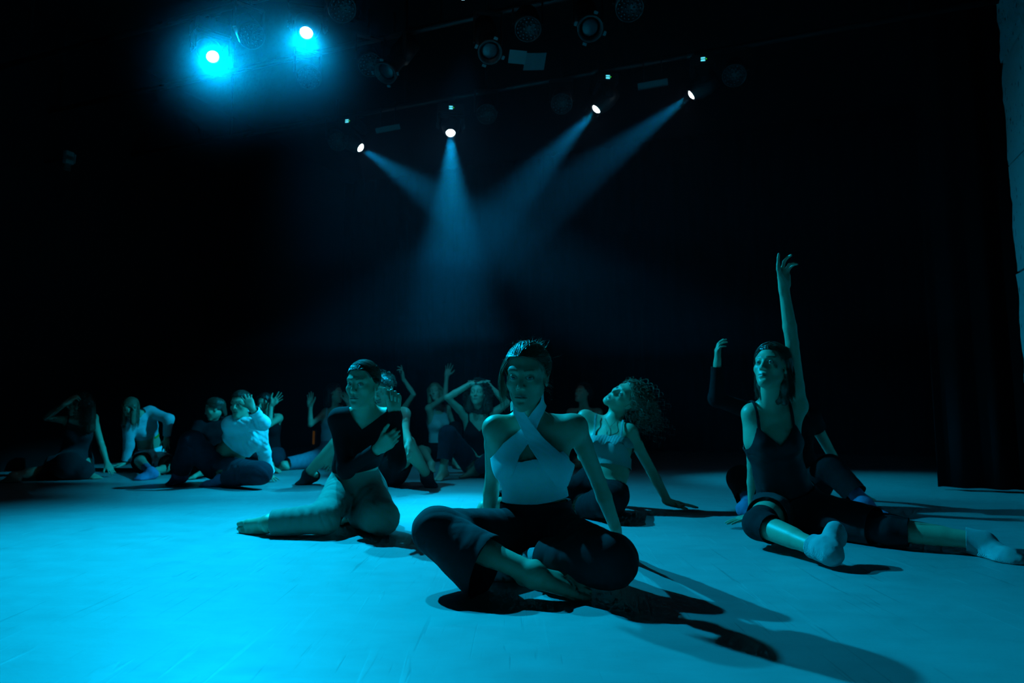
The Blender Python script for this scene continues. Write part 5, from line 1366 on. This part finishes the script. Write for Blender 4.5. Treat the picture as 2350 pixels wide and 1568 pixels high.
def P13():
    S = dict(pel=(616, 1046, 'Y', 6.45), W=(616, 1015, 'Y', 6.44), C=(614, 985, 'Y', 6.42), N=(610, 952, 'Y', 6.38), head=(606, 926, 'Y', 6.30),
             shR=(588, 962, 'Y', 6.36), shL=(640, 960, 'Y', 6.42), elR=(586, 1010, 'd', .1), wrR=(590, 1045, 'd', -.1), elL=(618, 976, '-'), wrL=(622, 930, 'd', .04),
             hipR=(602, 1048, 'Y', 6.4), hipL=(632, 1048, 'Y', 6.42), knR=(580, 1052, 'Y', 6.1), anR=(620, 1066, 'z', .08), knL=(628, 1056, 'Y', 6.1), anL=(640, 1068, 'Y', 6.45))
    J = solve(S, 'P13', 0.94, 0.8)
    B = Body(J, ((-.2, -.96, -.10), (.15, 0, 1)), {'R': (V3(0, -.3, -1), V3(0, 1, 0), 'relaxed'), 'L': (toward(J, 'wrL', 643, 910, .0), V3(-.05, -1, .1), 'spread')},
             {'R': (V3(.7, -.4, -.1), V3(0, -.2, 1)), 'L': (V3(-.6, .6, -.1), V3(0, .2, 1))}, scale=0.94, bust=.6, slim=.94, detail=False)
    root = make_person(B, 'dancer behind the white blouse holding an open splayed hand beside her face', DANCERS, J['pel'], .006, [(B.H.o, .15, .003), (J['wrL'] + V3(.04, 0, .05), .11, .0026)])
    G = torso_field(B, .006); cloth(B, 'top', G, M['black_jersey'], .007, (), lambda V: np.minimum(camisole_g(B, .13, .14, .03, None, .08)(V), .155 - np.abs(B.CF.loc(V)[:, 0])), parent=root)
    trousers(B, 'trousers', 'navy_cotton', .007, (1.8, 1.8), parent=root)
    rnd = random.Random(19); H = B.H; G = Field(); hair_cap(H, G, .012); G.cone(H.p(.05, -.05, .0), H.p(.085, -.05, -.13), .04, .03, .03); G.cone(H.p(0, -.08, .0), H.p(.02, -.09, -.15), .055, .04, .03)
    L = strands_curly(H, 130, rnd, .15, .008, .04, DOWN, .012, .3)
    L = [l for l in L if not ((H.loc(l)[:, 1] > .05) & (np.abs(H.loc(l)[:, 0]) < .06) & (H.loc(l)[:, 2] < .05)).any()]
    hair_obj('hair', root, M['hair_dark'], G, L, [.002] * len(L), .005, lambda V: np.where(H.loc(V)[:, 1] > .0, hairline(H.loc(V)), 1))

def P14():
    S = dict(pel=(486, 1056, 'Y', 6.15), W=(484, 1022, 'Y', 6.13), C=(485, 990, 'Y', 6.10), N=(490, 958, 'Y', 6.06), head=(490, 938, 'Y', 6.00),
             shR=(458, 976, 'Y', 6.0), shL=(512, 972, 'Y', 6.16), elR=(436, 1010, 'd', -.12), wrR=(420, 1040, 'd', -.12), elL=(524, 1018, 'd', .1), wrL=(520, 1055, 'd', .1),
             hipR=(474, 1058, 'Y', 6.1), hipL=(502, 1058, 'Y', 6.15), knR=(430, 1050, 'Y', 5.95), anR=(480, 1076, 'z', .07), knL=(520, 1050, 'Y', 5.85), anL=(470, 1078, 'z', .08))
    J = solve(S, 'P14', 0.9, 0.6)
    B = Body(J, ((-.80, -.42, -.28), (-.2, -.1, 1)), {'R': (V3(-.4, -.3, -.8), V3(0, .2, -1), 'relaxed'), 'L': (V3(0, 0, -1), V3(0, 1, 0), 'relaxed')},
             {'R': (V3(.6, -.5, -.1), V3(0, -.2, 1)), 'L': (V3(-.6, -.5, -.1), V3(0, -.2, 1))}, scale=0.9, bust=.6, slim=.94, detail=True)
    root = make_person(B, 'dark-clothed dancer just left of the white blouse, head turned away showing one ear', DANCERS, J['pel'], .006, [(B.H.o, .15, .003)])
    G = torso_field(B, .006, (1.9, 1.9), ((.056, .046, .036), (.056, .046, .036))); cloth(B, 'top', G, M['black_jersey'], .0065, hems(B, 'arm', (1.9, 1.9), .08), lambda V: np.where(np.hypot(B.CF.loc(V)[:, 0], B.CF.loc(V)[:, 1]) < .075, .15 - B.CF.loc(V)[:, 2], 1), folds=arm_folds(B), parent=root, near_torso=True)
    trousers(B, 'trousers', 'black_jersey', .007, (1.8, 1.8), parent=root)
    rnd = random.Random(23); H = B.H; G = Field(); hair_cap(H, G, .010); G.cone(H.p(0, -.095, .03), H.p(.01, -.10, -.10), .04, .026, .03)
    L = strands_pulled(H, 220, (.0, -.11, -.01), rnd, off=.011)
    L += [H.o + H.s * ((vec(.0 + rnd.gauss(0, .012), -.115, 0) + np.linspace(0, 1, 8)[:, None] * vec(.02, -.012, -.13)) @ H.A) for _ in range(50)]
    hair_obj('hair', root, M['hair_brown'], G, L, [.0016] * len(L), .0045, lambda V: np.where(H.loc(V)[:, 1] > -.08, hairline(H.loc(V)), 1))

def P15():
    S = dict(pel=(344, 1052, 'Y', 6.45), W=(342, 1018, 'Y', 6.40), C=(330, 980, 'Y', 6.30), N=(316, 950, 'Y', 6.20), head=(300, 937, 'Y', 6.06),
             shR=(294, 972, 'Y', 6.14), shL=(345, 946, 'Y', 6.30), elR=(296, 1022, 'd', .05), wrR=(287, 1063, 'd', -.02), elL=(387, 962, '-'), wrL=(382, 1003, 'd', .05),
             hipR=(328, 1058, 'Y', 6.40), hipL=(360, 1056, 'Y', 6.44), knR=(322, 1062, 'Y', 6.02), anR=(345, 1082, 'z', .07), knL=(402, 1072, 'Y', 6.2), anL=(350, 1082, 'z', .06))
    J = solve(S, 'P15', 0.88, 0.5)
    B = Body(J, ((-.30, -.72, -.62), (-.25, -.55, .8)), {'R': (toward(J, 'wrR', 262, 1068, -.06), V3(.1, .2, -1), 'flat'), 'L': (toward(J, 'wrL', 381, 1034, .0), V3(.1, .9, 0), 'spread')},
             {'R': (V3(-.5, -.8, -.2), V3(0, -.3, .9)), 'L': (V3(-1, -.2, -.1), V3(0, -.4, .9))}, scale=0.88, bust=.8, slim=.94, detail=False)
    root = make_person(B, 'woman in a pale cropped long-sleeved top and shorts bending to touch the floor', DANCERS, J['pel'], .0055, [(B.H.o, .15, .003), (J['wrR'] + V3(-.06, 0, -.02), .10, .003), (J['wrL'] + V3(0, 0, -.07), .11, .0028)])
    G = torso_field(B, .007, (1.90, 1.92), ((.058, .046, .036), (.058, .046, .036)), low=False)
    hemp = lerp(B.Wst, B.C, .45)
    def g(V):
        q = B.CF.loc(V); r = np.hypot(q[:, 0], q[:, 1]); a = np.where(r < .075, .155 - q[:, 2], 1)
        return np.minimum(a, np.where(r < .19, (V - hemp) @ nrm(B.pu + B.cu), 1))
    cloth(B, 'cropped_top', G, M['grey_knit'], .0055, hems(B, 'arm', (1.9, 1.92), .08), g, folds=arm_folds(B, .005, .03) + [(B.C + B.cf*.08, .12, B.cu + .6*B.sl, .04, .006)], parent=root, near_torso=True)
    G = inflate(B.F, .008, B.tags('rib', 'waist'), .01)
    cloth(B, 'green_hem', G, M['green_trim'], .006, [(hemp + B.pu*.0, nrm(B.pu + B.cu), .25), (hemp - B.pu*.022, -nrm(B.pu + B.cu), .25)], gfun=lambda V: (V - B.C) @ B.sl - .03, parent=root, rough=.0004, label='green underlayer showing below the cropped top')
    trousers(B, 'shorts', 'white_knit', .0055, (.58, .58), ((.104, .094, .090), (.104, .094, .090)), off=.010, waist=.8, amp=.006, parent=root)
    knee_pad(B, 'L', root, .006); sock(B, 'R', 'sock_lilac', root, .45, .005, False)
    rnd = random.Random(25); H = B.H; G = Field(); hair_cap(H, G, .011)
    for m in (-1, 1): G.cone(H.p(m*.07, .0, .03), H.p(m*.078, -.0, .03) + DOWN*.16, .030, .022, .02)
    L = strands_fall(H, 300, rnd, .26, .004, .14, front=.04, spread=.012)
    hair_obj('hair', root, M['hair_light'], G, L, [rnd.uniform(.0014, .002) for _ in L], .005, lambda V: np.where((H.loc(V)[:, 1] > -.0) & (H.loc(V)[:, 2] > .0), hairline(H.loc(V)), 1))

def P16():
    S = dict(pel=(172, 1062, 'Y', 6.0), W=(176, 1030, 'Y', 5.98), C=(182, 994, 'Y', 5.94), N=(184, 956, 'Y', 5.90), head=(178, 926, 'Y', 5.80),
             shR=(158, 966, 'Y', 5.86), shL=(214, 960, 'Y', 5.94), elR=(107, 959, 'd', -.08), wrR=(150, 926, 'd', -.14), elL=(231, 1016, 'd', .05), wrL=(246, 1064, 'd', -.05),
             hipR=(158, 1066, 'Y', 5.94), hipL=(190, 1066, 'Y', 5.96), knR=(98, 1082, 'Y', 5.72), anR=(30, 1092, 'z', .06), knL=(150, 1070, 'Y', 5.6), anL=(200, 1084, 'z', .06))
    J = solve(S, 'P16', 0.9, 0.3)
    B = Body(J, ((-.70, -.68, -.12), (0, 0, 1)), {'R': (toward(J, 'wrR', 166, 914, .04), V3(.3, .8, -.3), 'relaxed'), 'L': (toward(J, 'wrL', 257, 1084, -.05), V3(-.2, .3, -1), 'flat')},
             {'R': (V3(-1, -.1, -.15), V3(0, -.3, .9)), 'L': (V3(.9, -.2, -.1), V3(0, -.3, .9))}, scale=0.9, bust=.6, slim=.94, detail=False)
    root = make_person(B, 'dim figure with long curls and a dark dress at far left, hand at forehead', DANCERS, J['pel'], .0058, [(B.H.o, .16, .0032)])
    G = torso_field(B, .007)
    G.cone(J['pel'], lerp(J['hipR'], J['knR'], .9), .125, .10, .05); G.cone(J['pel'], lerp(J['hipL'], J['knL'], .95), .125, .11, .05); G.cone(lerp(J['hipR'], J['knR'], .8), lerp(J['knR'], J['anR'], .5), .10, .085, .05)
    G.cone(lerp(J['hipL'], J['knL'], .8), lerp(J['knL'], J['anL'], .8), .10, .09, .05)
    cloth(B, 'dress', G, M['charcoal_cotton'], .0068, [(*limb_point(B, 'leg', 'R', 1.5), .15)], lambda V: np.minimum(camisole_g(B, .12, .13, .03, None, .085)(V), np.where(B.CF.loc(V)[:, 2] > -.1, .155 - np.abs(B.CF.loc(V)[:, 0]), 1)), folds=leg_folds(B, .011, .06), parent=root)
    rnd = random.Random(27); H = B.H; G = Field(); hair_cap(H, G, .014); G.cone(H.p(0, -.08, .0), H.p(.02, -.10, -.28), .075, .05, .03); G.cone(H.p(.07, -.03, .02), H.p(.08, -.05, -.22), .04, .03, .03)
    L = strands_curly(H, 230, rnd, .33, .012, .05, DOWN, .015, .5)
    L = [l for l in L if not ((H.loc(l)[:, 1] > .05) & (np.abs(H.loc(l)[:, 0]) < .06) & (H.loc(l)[:, 2] < .05)).any()]
    hair_obj('hair', root, M['hair_brown'], G, L, [.002] * len(L), .0055, lambda V: np.where(H.loc(V)[:, 1] > .0, hairline(H.loc(V)), 1), bump=.004)

for fn in (P1, P2, P3, P4, P5, P6, P7, P8, P9, P10, P11, P12, P13, P14, P15, P16):
    t0_ = time.time(); fn()
    if DEBUG: print(fn.__name__, '%.1fs' % (time.time() - t0_))
# ---------------------------------------------------------------- theatre haze filling the stage
hz_last = []
def haze(name, bm, dens, label):
    m = bpy.data.materials.new('haze'); m.use_nodes = True; nt = m.node_tree; nt.nodes.remove(nt.nodes['Principled BSDF'])
    v = nt.nodes.new('ShaderNodeVolumeScatter'); v.inputs['Color'].default_value = (.50, .72, 1, 1); v.inputs['Density'].default_value = dens; v.inputs['Anisotropy'].default_value = HAZE_G
    nt.links.new(v.outputs[0], nt.nodes['Material Output'].inputs['Volume'])
    o = link(name, bm, m); o['kind'] = 'stuff'; o['label'] = label; o['category'] = 'haze'
    hz_last[:] = [o]
for zb, ins, sh in ((.02, 0., .30), (1.1, .15, .35), (1.75, .3, .35)):
    bm = bmesh.new(); box(bm, LP[5] * V3(1, 1, 0) + U * .45 + W_ * 2.3 + ZZ * (zb + 3.55 - ins * .1) / 2, (7.4 - ins, 4.0 - ins, 3.55 - ins * .1 - zb), np.stack([U, W_, ZZ]))
    haze('haze', bm, HAZE * sh, 'layer of thin theatre haze hanging over the rear of the stage')
for k, P in enumerate((LP[4], LP[5])):
    # added haze ball imitating the lens halo of each large front lamp, thinning outward
    A = nrm(np.asarray(LIGHTS[4 + k][0], float) - P); R0 = .95
    bm = bmesh.new(); bmesh.ops.create_icosphere(bm, subdivisions=3, radius=1)
    haze('haze', bm, 0, 'added haze ball for the halo round the %s large front lamp' % ('lower left', 'right')[k])
    o = hz_last[0]; o.location = P + nrm(CAM - P) * .30; o.scale = (R0, R0, R0)
    nt = o.data.materials[0].node_tree; v = [n for n in nt.nodes if n.type == 'VOLUME_SCATTER'][0]
    tc = nt.nodes.new('ShaderNodeTexCoord'); g_ = nt.nodes.new('ShaderNodeTexGradient'); g_.gradient_type = 'SPHERICAL'
    nt.links.new(tc.outputs['Object'], g_.inputs[0])
    pw = nt.nodes.new('ShaderNodeMath'); pw.operation = 'POWER'; pw.inputs[1].default_value = 3.2; nt.links.new(g_.outputs['Fac'], pw.inputs[0])
    ml = nt.nodes.new('ShaderNodeMath'); ml.operation = 'MULTIPLY'; ml.inputs[1].default_value = HAZE_HALO * (.30, .52)[k]; nt.links.new(pw.outputs[0], ml.inputs[0])
    nt.links.new(ml.outputs[0], v.inputs['Density'])
